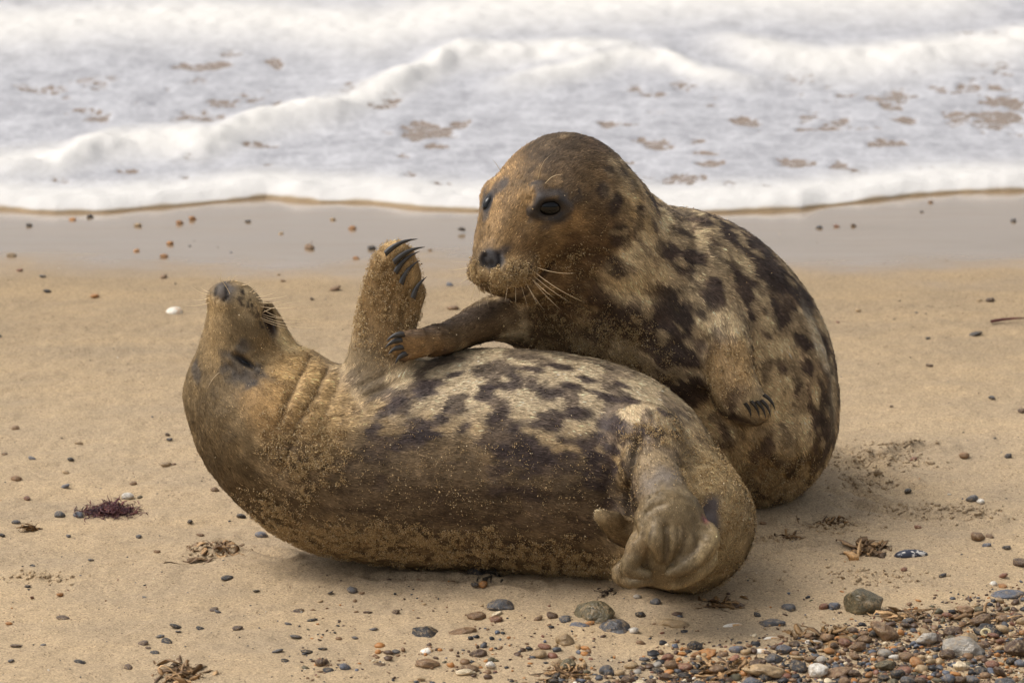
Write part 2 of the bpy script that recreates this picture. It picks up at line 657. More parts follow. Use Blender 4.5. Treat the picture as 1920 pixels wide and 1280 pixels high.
def sea_parts(p):
    x, y = p[:, 0], p[:, 1]
    d = y - shore_y(x)                                        # metres behind the swash edge
    z = -0.035 * np.maximum(np.minimum(y, shore_y(x) + 0.25) - 2.3, 0)
    z = np.maximum(z, -0.10 - 0.002 * np.minimum(y, 100))
    lip = np.sqrt(np.clip(d / 0.06, 0, 1))
    lump = fbm(p3(p, 7, 5), 81, 3)
    z = z + 0.024 * lip * (1 + 0.55 * lump) * np.exp(-np.maximum(d - 0.10, 0) / 0.22) + 0.012 * np.clip(d / 0.3, 0, 1)
    crest = 0.85 * np.exp(-np.maximum(d - 0.16, 0) ** 2 / 0.02)
    for pl, h, wf, wb in RW:
        wob = 0.05 * fbm(np.column_stack([x * 4, x * 0, x * 0]), 83, 3)
        yr = np.interp(x, pl[:, 0], pl[:, 1]) + wob
        fade = sstep(pl[0, 0] - 0.05, pl[0, 0] + 0.25, x) * (1 - sstep(pl[-1, 0] - 0.3, pl[-1, 0] + 0.05, x))
        dy = y - yr
        prof = np.where(dy < 0, np.exp(-(dy / wf) ** 2), np.exp(-(dy / wb) ** 2))
        lum2 = fbm(p3(p, 6, 4), 85, 3)
        z = z + h * fade * prof * (0.75 + 0.7 * lum2)
        crest = np.maximum(crest, fade * np.where(dy < 0, np.exp(-(dy / (wf * 1.3)) ** 2), np.exp(-(dy / (wb * 0.7)) ** 2)))
    chop = sstep(0.1, 0.8, d)
    z = z + chop * (0.010 * fbm(p3(p, 3.0, 2.2), 87, 3) + 0.006 * fbm(p3(p, 14, 9), 88, 4)) + 0.003 * np.clip(crest, 0, 1) * lip * fbm(p3(p, 30, 22), 89, 3)
    hole = np.zeros(len(p))
    wn1 = fbm(p3(p, 11, 9), 91, 4) + 0.6 * fbm(p3(p, 26, 20), 92, 3)
    for c, rx, ry, an in HW:
        u, v = x - c[0], y - c[1]
        u2 = u + 0.25 * v * math.tan(an)
        q = np.sqrt((u2 / rx) ** 2 + (v / ry) ** 2) * 0.8 + 1.0 * wn1
        hole = np.maximum(hole, 1 - sstep(0.65, 1.15, q))
    band = sstep(0.25, 0.6, d) * (1 - sstep(1.4, 2.0, d))
    g = fbm(p3(p, 12, 9), 93, 5)
    hole = np.maximum(hole, band * sstep(0.14, 0.28, g) * 0.8 * sstep(-0.15, 0.35, fbm(p3(p, 1.4), 95, 2) + 0.12 * x))
    far = sstep(2.0, 4.0, d)
    hole = np.maximum(hole, far * sstep(0.32, 0.48, g) * 0.8)
    hole = hole * (1 - 0.9 * np.clip(crest, 0, 1))
    z = z - hole * 0.007
    edge = np.exp(-(np.clip(d, 0, 1) / (0.0065 + 0.005 * fbm(p3(p, 24), 97, 2))) ** 2)
    return z, np.clip(crest, 0, 1), hole, edge


sx = axis(-2.0, 2.0, 0.0095, 4000)
sy = axis(0.06, 3.4, 0.0135, 4000)
sy = np.concatenate([[-0.006, 0.0, 0.0015, 0.004, 0.008, 0.013, 0.020, 0.028, 0.038, 0.049], sy[sy > 0.055]])
V, F = grid_mesh("sea", sx, sy, lambda p: p[:, 0] * 0)
dsh = V[:, 1].copy()
V[:, 1] += shore_y(V[:, 0])
V[:, 2], crest, hole, edge = sea_parts(V[:, :2])
low = dsh < 0.0005
V[low, 2] = beach_z(V[low, :2]) - 0.004
me = mesh_np("sea", V, F)
attr_f(me, "crest", crest)
attr_f(me, "hole", hole)
attr_f(me, "edge", edge)
m = NT("surf_foam")
p = m.pos()
st = m.math('ADD', m.math('MULTIPLY', m.noise(m.map(p, (1.0, 0.55, 1.0)), 9.0, 6, 0.6), 0.6), m.math('MULTIPLY', m.noise(m.map(p, (1.2, 6.0, 1.0)), 3.0, 5, 0.6), 0.4))
bub = m.noise(p, 90.0, 4, 0.7)
lace = m.n("ShaderNodeTexVoronoi", feature='DISTANCE_TO_EDGE')
wv = m.n("ShaderNodeVectorMath", operation='ADD')
m.l(m.map(p, (1.0, 0.6, 1.0)), wv.inputs[0])
m.l(m.mix(1.0, m.noise(p, 14.0, 3, 0.6, True), (0.10, 0.10, 0.10), 'MULTIPLY'), wv.inputs[1])
m.l(wv.outputs[0], lace.inputs['Vector'])
lace.inputs['Scale'].default_value = 22.0
web = m.ramp(lace.outputs['Distance'], [(0.02, 1.0), (0.16, 0.0)])
st = m.math('ADD', m.math('MULTIPLY', st, 0.86), m.math('MULTIPLY', web, 0.10))
flat_ = m.mix(m.ramp(st, [(0.34, 0.0), (0.62, 1.0)]), tuple(srgb(150, 149, 152)), tuple(srgb(186, 185, 187)))
c = m.mix(m.attr("crest", "Fac"), flat_, tuple(srgb(212, 208, 201)))
hf = m.math('ADD', m.attr("hole", "Fac"), m.math('MULTIPLY', m.math('SUBTRACT', m.noise(m.map(p, (1.0, 0.7, 1.0)), 34.0, 4, 0.65), 0.5), 1.1))
hf = m.math('SUBTRACT', hf, m.math('MULTIPLY', web, 0.45))
hf = m.ramp(hf, [(0.34, 0.0), (0.62, 1.0)])
c = m.mix(hf, c, tuple(srgb(134, 117, 101)))
c = m.mix(m.attr("edge", "Fac"), c, tuple(srgb(160, 136, 102)))
m.set(Base_Color=c, Specular_IOR_Level=0.35)
m.put(m.b.inputs["Roughness"], m.math('SUBTRACT', 0.72, m.math('MULTIPLY', hf, 0.5)))
m.put(m.b.inputs["Normal"], m.bump(m.math('ADD', m.math('MULTIPLY', bub, 0.4), st), 0.35, 0.012))
link("sea", me, m.m, label="foaming surf sliding up the sand with broken white crests", kind="structure")
# ------------------------------------------------------------------ seals: skin, coat, fur
def surf_mat(name, rough=0.62, spec=0.25, attr="coat"):
    m = NT(name)
    p = m.pos()
    c = m.attr(attr)
    n1 = m.noise(p, 420.0, 3, 0.6)
    f = m.ramp(n1, [(0.3, 0.72), (0.7, 1.18)])
    w = m.attr("wet", "Fac")
    m.set(Base_Color=m.mix(1.0, c, f, 'MULTIPLY'), Specular_IOR_Level=spec)
    m.put(m.b.inputs["Roughness"], m.math('SUBTRACT', rough, m.math('MULTIPLY', w, 0.34)))
    m.put(m.b.inputs["Normal"], m.bump(n1, 0.35, 0.003))
    return m.m


def fur_mat(name):
    m = NT(name)
    m.set(Base_Color=m.attr("coat"), Roughness=0.5, Specular_IOR_Level=0.18)
    nrm = m.n("ShaderNodeVectorMath", operation='NORMALIZE')
    ge = m.n("ShaderNodeNewGeometry")
    mx = m.n("ShaderNodeMix", data_type='VECTOR')
    mx.inputs[0].default_value = 0.22
    m.l(m.attr("skin_normal", "Vector"), mx.inputs[4])
    m.l(ge.outputs["Normal"], mx.inputs[5])
    m.l(mx.outputs[1], nrm.inputs[0])
    m.put(m.b.inputs["Normal"], nrm.outputs[0])
    return m.m


def plain(name, col, rough=0.5, spec=0.4, coat=0.0, vary=0.0, scale=60.0):
    m = NT(name)
    if vary > 0:
        n = m.noise(m.objpos(), scale, 4)
        col = m.mix(1.0, tuple(col), m.ramp(n, [(0.3, 1 - vary), (0.7, 1 + vary)]), 'MULTIPLY')
    m.set(Base_Color=col, Roughness=rough, Specular_IOR_Level=spec, Coat_Weight=coat)
    m.b.inputs["Coat Roughness"].default_value = 0.05
    return m.m


M_SKIN = surf_mat("seal_skin")
M_FUR = fur_mat("seal_fur")
M_EYE = plain("seal_eye", srgb(9, 7, 6), 0.05, 0.34, 0.0)
M_CLAW = plain("seal_claw", srgb(52, 49, 46), 0.38, 0.5, 0.0, 0.35, 90.0)
M_WHISK = plain("seal_whisker", srgb(215, 190, 150), 0.4, 0.4)
M_WHISKD = plain("seal_whisker_dark", srgb(120, 100, 75), 0.4, 0.4)
m_ = NT("stuck_sand")
m_.set(Base_Color=m_.attr("coat"), Roughness=0.8, Specular_IOR_Level=0.2)
M_GRAIN = m_.m


class Seal:
    def __init__(self, lo, hi, h):
        self.f = Field(lo, hi, h)
        self.segs = []

    def sweep(self, rows, k=0.03, flow=1, flat=None, w=1.0, raw=None):
        pts, rad = chain(*rows) if rows else (np.zeros((0, 3)), np.zeros(0))
        if raw is not None:
            rp = np.array([q[:3] for q in raw], float)
            rr = np.array([q[3] for q in raw], float)
            pts, rad = np.vstack([pts, rp]), np.concatenate([rad, rr])
        self.f.sweep(pts, rad, k, flat=flat)
        p, r = smooth_chain(pts, rad, 2)
        if flow:
            for a, b, ra, rb in zip(p[:-1], p[1:], r[:-1], r[1:]):
                self.segs.append((a, b, 0.5 * (ra + rb), flow, w))

    def bake(self, smooth=2):
        self.V, self.F = self.f.skin(smooth)
        self.f = None
        self.refresh()

    def refresh(self):
        self.N = normals(self.V, self.F)
        self.bvh = BVHTree.FromPolygons([tuple(v) for v in self.V], [tuple(q) for q in self.F.tolist()])

    def hit(self, px, py):
        d = Vector(ray(px, py)).normalized()
        loc, n, i, dist = self.bvh.ray_cast(Vector(CAMP), d)
        if loc is None:
            loc, n, i, dist = self.bvh.find_nearest(Vector(P(px, py, self.V[:, 1].mean() - 0.1)))
        return np.array(loc), np.array(n)

    def flow_field(self):
        acc = np.zeros_like(self.V)
        for a, b, r, s, w in self.segs:
            ab = b - a
            L = np.linalg.norm(ab) + 1e-9
            t = np.clip(((self.V - a) @ ab) / (L * L), 0, 1)
            d = np.linalg.norm(self.V - a - t[:, None] * ab, axis=1) - r
            acc += (np.exp(-np.abs(d) / 0.018) * w)[:, None] * (ab / L * s)
        acc -= self.N * (acc * self.N).sum(1, keepdims=True)
        self.flow = acc / (np.linalg.norm(acc, axis=1, keepdims=True) + 1e-9)

    def path(self, pl, step=4.0):
        pts = []
        for (x0, y0), (x1, y1) in zip(pl[:-1], pl[1:]):
            n = max(int(math.hypot(x1 - x0, y1 - y0) / step), 1)
            for t in np.arange(n) / n:
                pts.append(self.hit(x0 + (x1 - x0) * t, y0 + (y1 - y0) * t)[0])
        pts.append(self.hit(*pl[-1])[0])
        return np.array(pts)

    def dist_path(self, pts):
        lo, hi = pts.min(0) - 0.08, pts.max(0) + 0.08
        near = np.nonzero(((self.V > lo) & (self.V < hi)).all(1))[0]
        d = np.full(len(self.V), 9.0)
        if len(near):
            best = np.full(len(near), 9.0)
            for p in pts:
                best = np.minimum(best, np.linalg.norm(self.V[near] - p, axis=1))
            d[near] = best
        return d

    def groove(self, pl, width, depth, soft=None):
        """width, depth in metres; negative depth raises a fold"""
        d = self.dist_path(self.path(pl))
        self.V = self.V - self.N * (depth * np.exp(-(d / width) ** 2))[:, None]
        return d

    # ---- coat
    def coat_start(self, base, hair=0.0095):
        n = len(self.V)
        self.col = np.tile(np.asarray(base, float), (n, 1))
        self.hair = np.full(n, hair)
        self.sand = np.zeros(n)
        self.wet = np.zeros(n)
        st = np.arange(-3, 4) * 0.004
        self.nz = sum(fbm((self.V + self.flow * s) * 55, 3, 3) for s in st) / len(st) * 1.5
        self.nz2 = fbm(self.V * 16, 9, 3)
        self.nz3 = fbm((self.V - self.flow * (self.V * self.flow).sum(1, keepdims=True) * 0.0) * 38, 12, 3)

    def blobw(self, px, py, rx, ry=None, ang=0.0, edge=0.4, nz=0.5, deep=1.6):
        ry = ry or rx
        c, _ = self.hit(px, py)
        k = S(1.0, c[1])
        a = R(ang)
        u = math.cos(a) * RGT + math.sin(a) * UPV
        v = -math.sin(a) * RGT + math.cos(a) * UPV
        w = FWD
        q = self.V - c
        q = np.sqrt((q @ u / (rx * k)) ** 2 + (q @ v / (ry * k)) ** 2 + (q @ w / (max(rx, ry) * k * deep)) ** 2)
        q = q + nz * min(1.0, 0.35 + math.sqrt(rx * ry) / 45.0) * (self.nz * 0.8 + 0.3 * self.nz2 + 0.35 * self.nz3)
        return 1 - sstep(1 - edge, 1 + edge, q)

    def blob(self, px, py, rx, ry=None, ang=0.0, col=None, amt=1.0, edge=0.4, nz=0.5, deep=1.6, hair=None, sand=None, wet=None):
        w = self.blobw(px, py, rx, ry, ang, edge, nz, deep) * amt
        if col is not None:
            self.col += w[:, None] * (np.asarray(col) - self.col)
        if hair is not None:
            self.hair += w * (hair - self.hair)
        if sand is not None:
            self.sand = np.maximum(self.sand, w * sand)
        if wet is not None:
            self.wet += w * (wet - self.wet)

    def line(self, pl, width, col, amt=1.0, hair=None):
        d = self.dist_path(self.path(pl)) + 0.25 * width * self.nz
        w = np.exp(-(d / width) ** 2) * amt
        self.col += w[:, None] * (np.asarray(col) - self.col)
        if hair is not None:
            self.hair += w * (hair - self.hair)

    # ---- build
    def body(self, name, label, cat, group):
        lum = self.col @ np.array([0.3, 0.55, 0.15])
        self.col = np.clip(lum[:, None] + 0.93 * (self.col - lum[:, None]), 0.004, 0.85) * 1.06
        me = mesh_np(name, self.V, self.F)
        attr_col(me, "coat", self.col)
        attr_f(me, "wet", self.wet)
        self.o = link(name, me, M_SKIN, None, label, cat, group)
        return self.o

    def scatter(self, n, dens):
        T = np.concatenate([self.F[:, [0, 1, 2]], self.F[:, [0, 2, 3]]])
        a = np.linalg.norm(np.cross(self.V[T[:, 1]] - self.V[T[:, 0]], self.V[T[:, 2]] - self.V[T[:, 0]]), axis=1)
        a = a * dens[T].mean(1)
        cdf = np.cumsum(a)
        i = np.searchsorted(cdf, rng.random(n) * cdf[-1])
        i = np.minimum(i, len(T) - 1)
        u, v = rng.random(n), rng.random(n)
        sw = u + v > 1
        u[sw], v[sw] = 1 - u[sw], 1 - v[sw]
        w = np.stack([1 - u - v, u, v], 1)
        t = T[i]
        return lambda A: (A[t] * (w[:, :, None] if A.ndim == 2 else w)).sum(1)

    def fur(self, n, lift=0.17, width=0.0013):
        view = CAMP - self.V
        view /= np.linalg.norm(view, axis=1, keepdims=True)
        facing = (self.N * view).sum(1)
        dens = np.where(facing > -0.25, 1.0, 0.3) * np.where(self.hair > 0.0015, 1.0, 0.0)
        dens = dens * np.clip(0.011 / np.maximum(self.hair, 0.004), 0.8, 2.0)
        at = self.scatter(n, dens)
        p, nn, fl, c, L = at(self.V), at(self.N), at(self.flow), at(self.col), at(self.hair)
        nn /= np.linalg.norm(nn, axis=1, keepdims=True)
        cl = np.stack([noise(p * 70, 21 + k) for k in range(3)], 1)
        cl2 = np.stack([noise(p * 14, 31 + k) for k in range(3)], 1)
        d = fl + 0.26 * cl + 0.24 * cl2 + rng.normal(0, 0.11, p.shape)
        d -= nn * (d * nn).sum(1, keepdims=True)
        d /= np.linalg.norm(d, axis=1, keepdims=True) + 1e-9
        lf = lift * np.exp(rng.normal(0, 0.4, n)) * (1 + 0.6 * noise(p * 80, 77))
        L = L * np.exp(rng.normal(0, 0.25, n))
        side = np.cross(d, nn)
        tw = rng.normal(0, 0.35, n)[:, None]
        side = side * np.cos(tw) + nn * np.sin(tw)
        wd = width * (0.6 + 0.8 * rng.random(n)) * np.clip(L / 0.010, 0.6, 1.2)
        root = p - nn * 0.0006
        mid = p + d * (L * 0.5)[:, None] + nn * (L * 0.5 * lf)[:, None]
        tip = p + d * L[:, None] + nn * (L * lf * 0.75)[:, None]
        W = side * wd[:, None]
        verts = np.stack([root - W * .5, root + W * .5, mid + W * .42, mid - W * .42, tip], 1).reshape(-1, 3)
        b = np.arange(n)[:, None] * 5
        q = b + np.array([[0, 1, 2, 3]])
        t = b + np.array([[3, 2, 4]])
        me = mesh_np("fur", verts, [q, t])
        var = np.exp(rng.normal(0, 0.36, n) + 0.26 * noise(p * 90, 5) + 0.14 * noise(p * 28, 6))[:, None]
        c = np.clip(c * var, 0.003, 0.9)
        c5 = np.stack([c * 0.72, c * 0.72, c, c, c * 1.12], 1).reshape(-1, 3)
        attr_col(me, "coat", np.clip(c5, 0, 0.95))
        attr_v(me, "skin_normal", np.repeat(nn, 5, 0))
        return link("fur", me, M_FUR, self.o, kind="stuff")

    def grains(self, n, size=0.00075):
        clump = 0.6 * fbm(self.V * 60, 51, 3) + 0.6 * fbm(self.V * 130, 53, 2)
        dens = self.sand ** 1.3 * np.clip(0.34 + 1.9 * clump, 0.03, 3.0) ** 1.4
        at = self.scatter(n, dens + 1e-9)
        p, nn = at(self.V), at(self.N)
        s = size * np.exp(rng.normal(0, 0.32, n))
        p = p + nn * (0.0020 + 0.0050 * rng.random(n))[:, None]
        base = np.array([[1, 1, 1], [-1, -1, 1], [-1, 1, -1], [1, -1, -1]], float) * 0.8
        A = rng.normal(size=(n, 3, 3))
        q, _ = np.linalg.qr(A)
        verts = p[:, None, :] + (base[None] @ q) * s[:, None, None]
        b = np.arange(n)[:, None] * 4
        faces = (b[:, :, None] + np.array([[0, 1, 2], [0, 3, 1], [0, 2, 3], [1, 3, 2]])[None]).reshape(-1, 3)
        me = mesh_np("clinging_sand", verts.reshape(-1, 3), faces, smooth=False)
        pal = np.array([srgb(190, 162, 116), srgb(202, 174, 128), srgb(164, 134, 92), srgb(220, 200, 164), srgb(132, 104, 72)])
        c = pal[rng.choice(5, n, p=[.36, .26, .2, .1, .08])]
        attr_col(me, "coat", np.repeat(c, 4, 0))
        return link("clinging_sand", me, M_GRAIN, self.o, kind="stuff")

    def eye(self, px, py, r, ang=0.0, sx=1.25, sy=0.95, sink=0.55):
        c, n = self.hit(px, py)
        a = R(ang)
        h = math.cos(a) * RGT + math.sin(a) * UPV
        h = h - n * (h @ n)
        h /= np.linalg.norm(h)
        v = np.cross(n, h)
        me = ico("eye", 3)
        co = np.array([q.co for q in me.vertices])
        co = (co[:, :1] * h * sx + co[:, 1:2] * v * sy + co[:, 2:] * n * 0.9) * r + c - n * r * sink
        me.vertices.foreach_set("co", co.astype(np.float32).ravel())
        me.update()
        return link("eye", me, M_EYE, self.o)

    def claw(self, a, b, ya, yb, bend=(0, 0, 1), r=0.0055, amt=0.18):
        p0, p1 = P(*a, ya), P(*b, yb)
        return link("claw", horn("claw", p0, p1, np.array(bend, float), r, amt), M_CLAW, self.o)

    def whisker(self, px, py, qx, qy, dy, droop=0.12, r=0.0007, mat=None, dark=False):
        p0, n = self.hit(px, py)
        p1 = P(qx, qy, p0[1] + dy)
        return link("whisker", horn("whisker", p0 - n * 0.002, p1, np.array([0, 0, -1.0]), r, -droop, 8, 4), M_WHISKD if dark else M_WHISK, self.o)


def ico(name, sub):
    import bmesh
    bm = bmesh.new()
    bmesh.ops.create_icosphere(bm, subdivisions=sub, radius=1.0)
    for f in bm.faces:
        f.smooth = True
    me = bpy.data.meshes.new(name)
    bm.to_mesh(me)
    bm.free()
    return me


def horn(name, p0, p1, bend, r, amt, rings=7, sides=6):
    d = p1 - p0
    L = np.linalg.norm(d)
    d = d / L
    bn = bend - d * (bend @ d)
    bn /= np.linalg.norm(bn) + 1e-9
    s = np.cross(d, bn)
    vs = []
    for i in range(rings):
        t = i / (rings - 1)
        c = p0 + d * L * t + bn * (amt * L * 4 * t * (1 - t))
        rr = r * (1 - t) ** 0.7 * (1.0 if t > 0 else 0.85)
        rr = max(rr, r * 0.06)
        for j in range(sides):
            a = 2 * math.pi * j / sides
            vs.append(c + rr * (math.cos(a) * bn * 1.15 + math.sin(a) * s * 0.8))
    f = []
    for i in range(rings - 1):
        for j in range(sides):
            k = (j + 1) % sides
            f.append([i * sides + j, i * sides + k, (i + 1) * sides + k, (i + 1) * sides + j])
    return mesh_np(name, np.array(vs), np.array(f))


# ============================================================ seal on its back
A = Seal((-0.72, -0.80, -0.03), (0.54, 0.06, 0.72), VOX)
# trunk, head to rump (the rump curls towards the lens)
A.sweep([(442, 738, -0.22, 92), (515, 800, -0.24, 148), (625, 858, -0.24, 176), (760, 864, -0.23, 199), (900, 862, -0.23, 210),
         (1040, 872, -0.235, 211), (1140, 892, -0.25, 199), (1215, 940, -0.31, 163), (1285, 983, -0.42, 130)], 0.03)
# cranium and muzzle
A.sweep([(430, 568, -0.245, 37), (440, 605, -0.24, 54), (446, 655, -0.23, 72), (442, 738, -0.22, 93)], 0.03, w=1.6)
A.sweep([(466, 570, -0.250, 25), (488, 598, -0.22, 22)], 0.014, flow=0)
A.sweep([(414, 556, -0.250, 22), (446, 554, -0.256, 22)], 0.024, flow=0)
# throat and lower jaw
A.sweep([(500, 578, -0.175, 14), (508, 600, -0.175, 20), (518, 640, -0.185, 30), (525, 690, -0.20, 55), (545, 740, -0.22, 90)], 0.022)
# near fore flipper, raised
FA = (0.25, 1.0, 0.0)
A.sweep([(700, 752, -0.30, 60), (706, 690, -0.275, 60), (722, 620, -0.255, 58), (735, 550, -0.25, 56), (740, 505, -0.25, 46), (738, 482, -0.25, 30)], 0.035, flat=(FA, 2.0), w=1.4)
for (x0, y0, x1, y1, r) in ((722, 500, 748, 464, 15), (735, 515, 762, 478, 14), (740, 530, 768, 498, 14), (750, 552, 774, 520, 14), (765, 590, 786, 548, 14)):
    A.sweep([(x0, y0, -0.262, r), (x1, y1, -0.262, r * 0.72)], 0.014, flow=1, w=0.6)
# far fore flipper folded along the far flank
A.sweep([(690, 745, -0.09, 60), (760, 800, -0.03, 60), (830, 850, -0.015, 48)], 0.03, flat=((0, 1, 0.3), 2.0))
# pelvis lump, hind flippers pressed together, tail
A.sweep([(1205, 826, -0.40, 74), (1222, 880, -0.475, 60), (1244, 930, -0.575, 50), (1262, 985, -0.635, 56)], 0.030, w=1.3)
A.sweep([(1244, 935, -0.600, 46), (1262, 970, -0.640, 62), (1264, 995, -0.650, 58)], 0.014, flow=1, flat=((0.1, 1, 0.45), 1.5))
A.sweep([(1248, 965, -0.660, 56), (1250, 1010, -0.680, 66), (1248, 1050, -0.690, 62), (1250, 1068, -0.690, 44)], 0.008, flow=1, flat=((0.1, 1, 0.30), 3.6))   # web between the digits
for rows in (((1216, 958, -.655, 17), (1200, 1006, -.690, 21), (1188, 1042, -.705, 20), (1180, 1066, -.71, 17), (1214, 1078, -.715, 10)),
             ((1180, 1050, -.660, 13), (1160, 1076, -.665, 15), (1180, 1092, -.675, 12), (1220, 1089, -.69, 8)),
             ((1238, 966, -.678, 15), (1231, 1010, -.716, 18), (1240, 1046, -.715, 10)),
             ((1266, 966, -.680, 12), (1266, 1010, -.712, 14), (1256, 1048, -.712, 9)),
             ((1302, 962, -.660, 18), (1330, 1004, -.690, 21), (1322, 1034, -.708, 18), (1290, 1060, -.718, 16), (1256, 1074, -.718, 10)),
             ((1334, 1024, -.650, 13), (1328, 1056, -.665, 15), (1298, 1082, -.68, 13), (1264, 1097, -.69, 8)),
             ((1288, 972, -.674, 10), (1294, 1016, -.704, 12), (1274, 1048, -.71, 8))):
    A.sweep(rows, 0.008, flow=1, w=0.8)
A.sweep([(1208, 1012, -0.560, 34), (1168, 992, -0.605, 36), (1132, 968, -0.630, 21)], 0.010, flat=((0.2, 1, 0.4), 2.6), w=1.2)
# gape of the mouth
ga = np.array([0.30, 0.0, -0.954])
c_ = P(505, 598, -0.222)
A.f.ell(c_, np.array([[0.954, 0, 0.30], [0, 1, 0], ga]), (S(12.5, -.2), 0.046, S(37, -.2)), 0.004, cut=True)
A.bake(2)
A.flow_field()
# ============================================================ seal leaning over it
B = Seal((-0.34, -0.46, -0.03), (0.74, 0.98, 0.86), VOX)
B.sweep([(1060, 384, 0.0, 127), (1098, 430, 0.05, 137), (1140, 492, 0.09, 152), (1195, 575, 0.16, 194), (1268, 615, 0.20, 222), (1330, 670, 0.23, 221),
         (1365, 730, 0.24, 207), (1395, 790, 0.25, 172)], 0.03, raw=[(0.47, 0.45, 0.155, 0.165), (0.45, 0.66, 0.10, 0.10), (0.44, 0.78, 0.07, 0.06)])
# hind flippers, behind the body
for sx in (-1, 1):
    B.sweep(None, 0.03, raw=[(0.44 + 0.02 * sx, 0.76, 0.06, 0.05), (0.44 + 0.06 * sx, 0.84, 0.05, 0.06), (0.44 + 0.10 * sx, 0.93, 0.04, 0.05)], flat=((0, 0, 1), 2.0))
# skull, muzzle (hair runs back from the nose)
B.sweep([(936, 490, -0.165, 50), (958, 452, -0.125, 68), (1000, 405, -0.065, 97), (1060, 384, 0.0, 127)], 0.03, w=1.6)
B.sweep([(906, 508, -0.150, 29), (920, 512, -0.190, 31)], 0.012, flow=0)
B.sweep([(944, 511, -0.208, 33), (976, 503, -0.180, 32)], 0.012, flow=0)
B.sweep([(916, 484, -0.190, 24), (926, 482, -0.195, 23)], 0.016, flow=0)     # whisker pads
B.sweep([(936, 538, -0.165, 15), (985, 532, -0.11, 34), (1040, 495, -0.04, 75), (1095, 490, 0.03, 120)], 0.03)   # jaw, cheek
B.sweep([(1010, 368, -0.150, 26), (1050, 378, -0.135, 26)], 0.03, flow=0)                            # near brow
B.sweep([(926, 366, -0.03, 22), (930, 390, -0.05, 20)], 0.03, flow=0)                                # far brow
# throat to chest
B.sweep([(1040, 540, 0.03, 70), (1080, 600, 0.08, 110), (1120, 660, 0.13, 130)], 0.05, w=0.6)
# far arm, laid across the other seal
B.sweep([(1040, 622, 0.05, 74), (985, 596, -0.02, 56), (920, 598, -0.10, 41), (862, 624, -0.20, 31), (812, 638, -0.27, 26)], 0.035, w=1.3)
B.sweep([(830, 638, -0.26, 29), (790, 642, -0.30, 29), (756, 644, -0.315, 22)], 0.02, flat=((0.3, 0.8, 1.0), 1.35), w=1.2)
for (x0, y0, x1, y1, r) in ((790, 628, 745, 632, 11), (790, 640, 742, 648, 11), (792, 650, 748, 662, 11), (800, 655, 758, 672, 10)):
    B.sweep([(x0, y0, -0.32, r), (x1, y1, -0.325, r * .7)], 0.012, w=0.6)
# near fore flipper hanging against the flank
B.sweep([(1326, 606, 0.03, 70), (1352, 655, -0.03, 62), (1364, 705, -0.075, 54), (1384, 742, -0.105, 48), (1408, 764, -0.115, 36)], 0.026, flat=((0.5, 1, 0), 1.3), w=1.4)
for (x0, y0, x1, y1, r) in ((1404, 728, 1436, 752, 12), (1398, 740, 1436, 766, 13), (1390, 752, 1430, 778, 13), (1380, 764, 1414, 788, 12)):
    B.sweep([(x0, y0, -0.128, r), (x1, y1, -0.135, r * .7)], 0.006, w=0.6)
B.bake(2)
B.flow_field()
# ---- folds and creases of the seal on its back
for pl, w, d in (([(580, 668), (556, 718), (534, 762), (520, 800)], 0.007, 0.005),
                 ([(566, 664), (540, 712), (512, 752)], 0.016, -0.002),
                 ([(614, 690), (590, 738), (560, 790), (540, 846), (522, 890)], 0.008, 0.006),
                 ([(598, 682), (570, 730), (548, 786)], 0.016, -0.003),
                 ([(640, 704), (618, 750), (604, 790)], 0.010, 0.003),
                 ([(560, 770), (536, 815), (508, 850)], 0.008, 0.003),
                 ([(1196, 822), (1178, 880), (1174, 945), (1186, 1000)], 0.013, 0.014),
                 ([(1160, 835), (1140, 900), (1140, 960)], 0.016, 0.006),
                 ([(1276, 872), (1300, 905), (1308, 930)], 0.012, 0.006),
                 ([(690, 742), (735, 722), (800, 690)], 0.008, 0.004),
                 ([(672, 726), (730, 700), (780, 682)], 0.008, 0.003),
                 ([(655, 735), (680, 775), (720, 770)], 0.010, 0.003),
                 ([(441, 666), (456, 676), (476, 690)], 0.006, 0.006),
                 ([(440, 656), (462, 662), (484, 682)], 0.009, -0.005),
                 ([(432, 672), (452, 690), (474, 700)], 0.010, -0.005),
                 ([(425, 540), (426, 556), (420, 562)], 0.004, 0.004),
                 ([(405, 541), (404, 553), (407, 560)], 0.004, 0.004),
                 ([(455, 540), (462, 560), (478, 575)], 0.006, 0.003),
                 ([(1318, 945), (1326, 965), (1328, 985)], 0.018, 0.012),
                 ([(1248, 985), (1250, 1020), (1248, 1050)], 0.005, 0.006),
                 ([(1272, 985), (1274, 1025), (1262, 1055)], 0.005, 0.005),
                 ([(1218, 930), (1232, 918), (1244, 900)], 0.006, 0.005),
                 ([(1212, 960), (1228, 948), (1242, 945)], 0.006, 0.004),
                 ([(736, 484), (722, 508), (712, 540)], 0.006, 0.005), ([(742, 503), (730, 525), (720, 560)], 0.006, 0.005), ([(750, 526), (738, 550), (730, 585)], 0.006, 0.006), ([(768, 548), (756, 578), (750, 615)], 0.007, 0.007)):
    A.groove(pl, w, d)
A.N = normals(A.V, A.F)
A.V = A.V + A.N * (0.0016 * fbm(A.V * 30, 4, 3))[:, None]
wk = sstep(-0.60, -0.66, A.V[:, 1])
wr = 1 - np.abs(fbm(A.V * np.array([95.0, 60.0, 42.0]), 17, 3)) * 2.2
A.V = A.V - A.N * (wk * 0.0012 * np.clip(wr, 0, 1) ** 2)[:, None]
A.refresh()
A.flow_field()

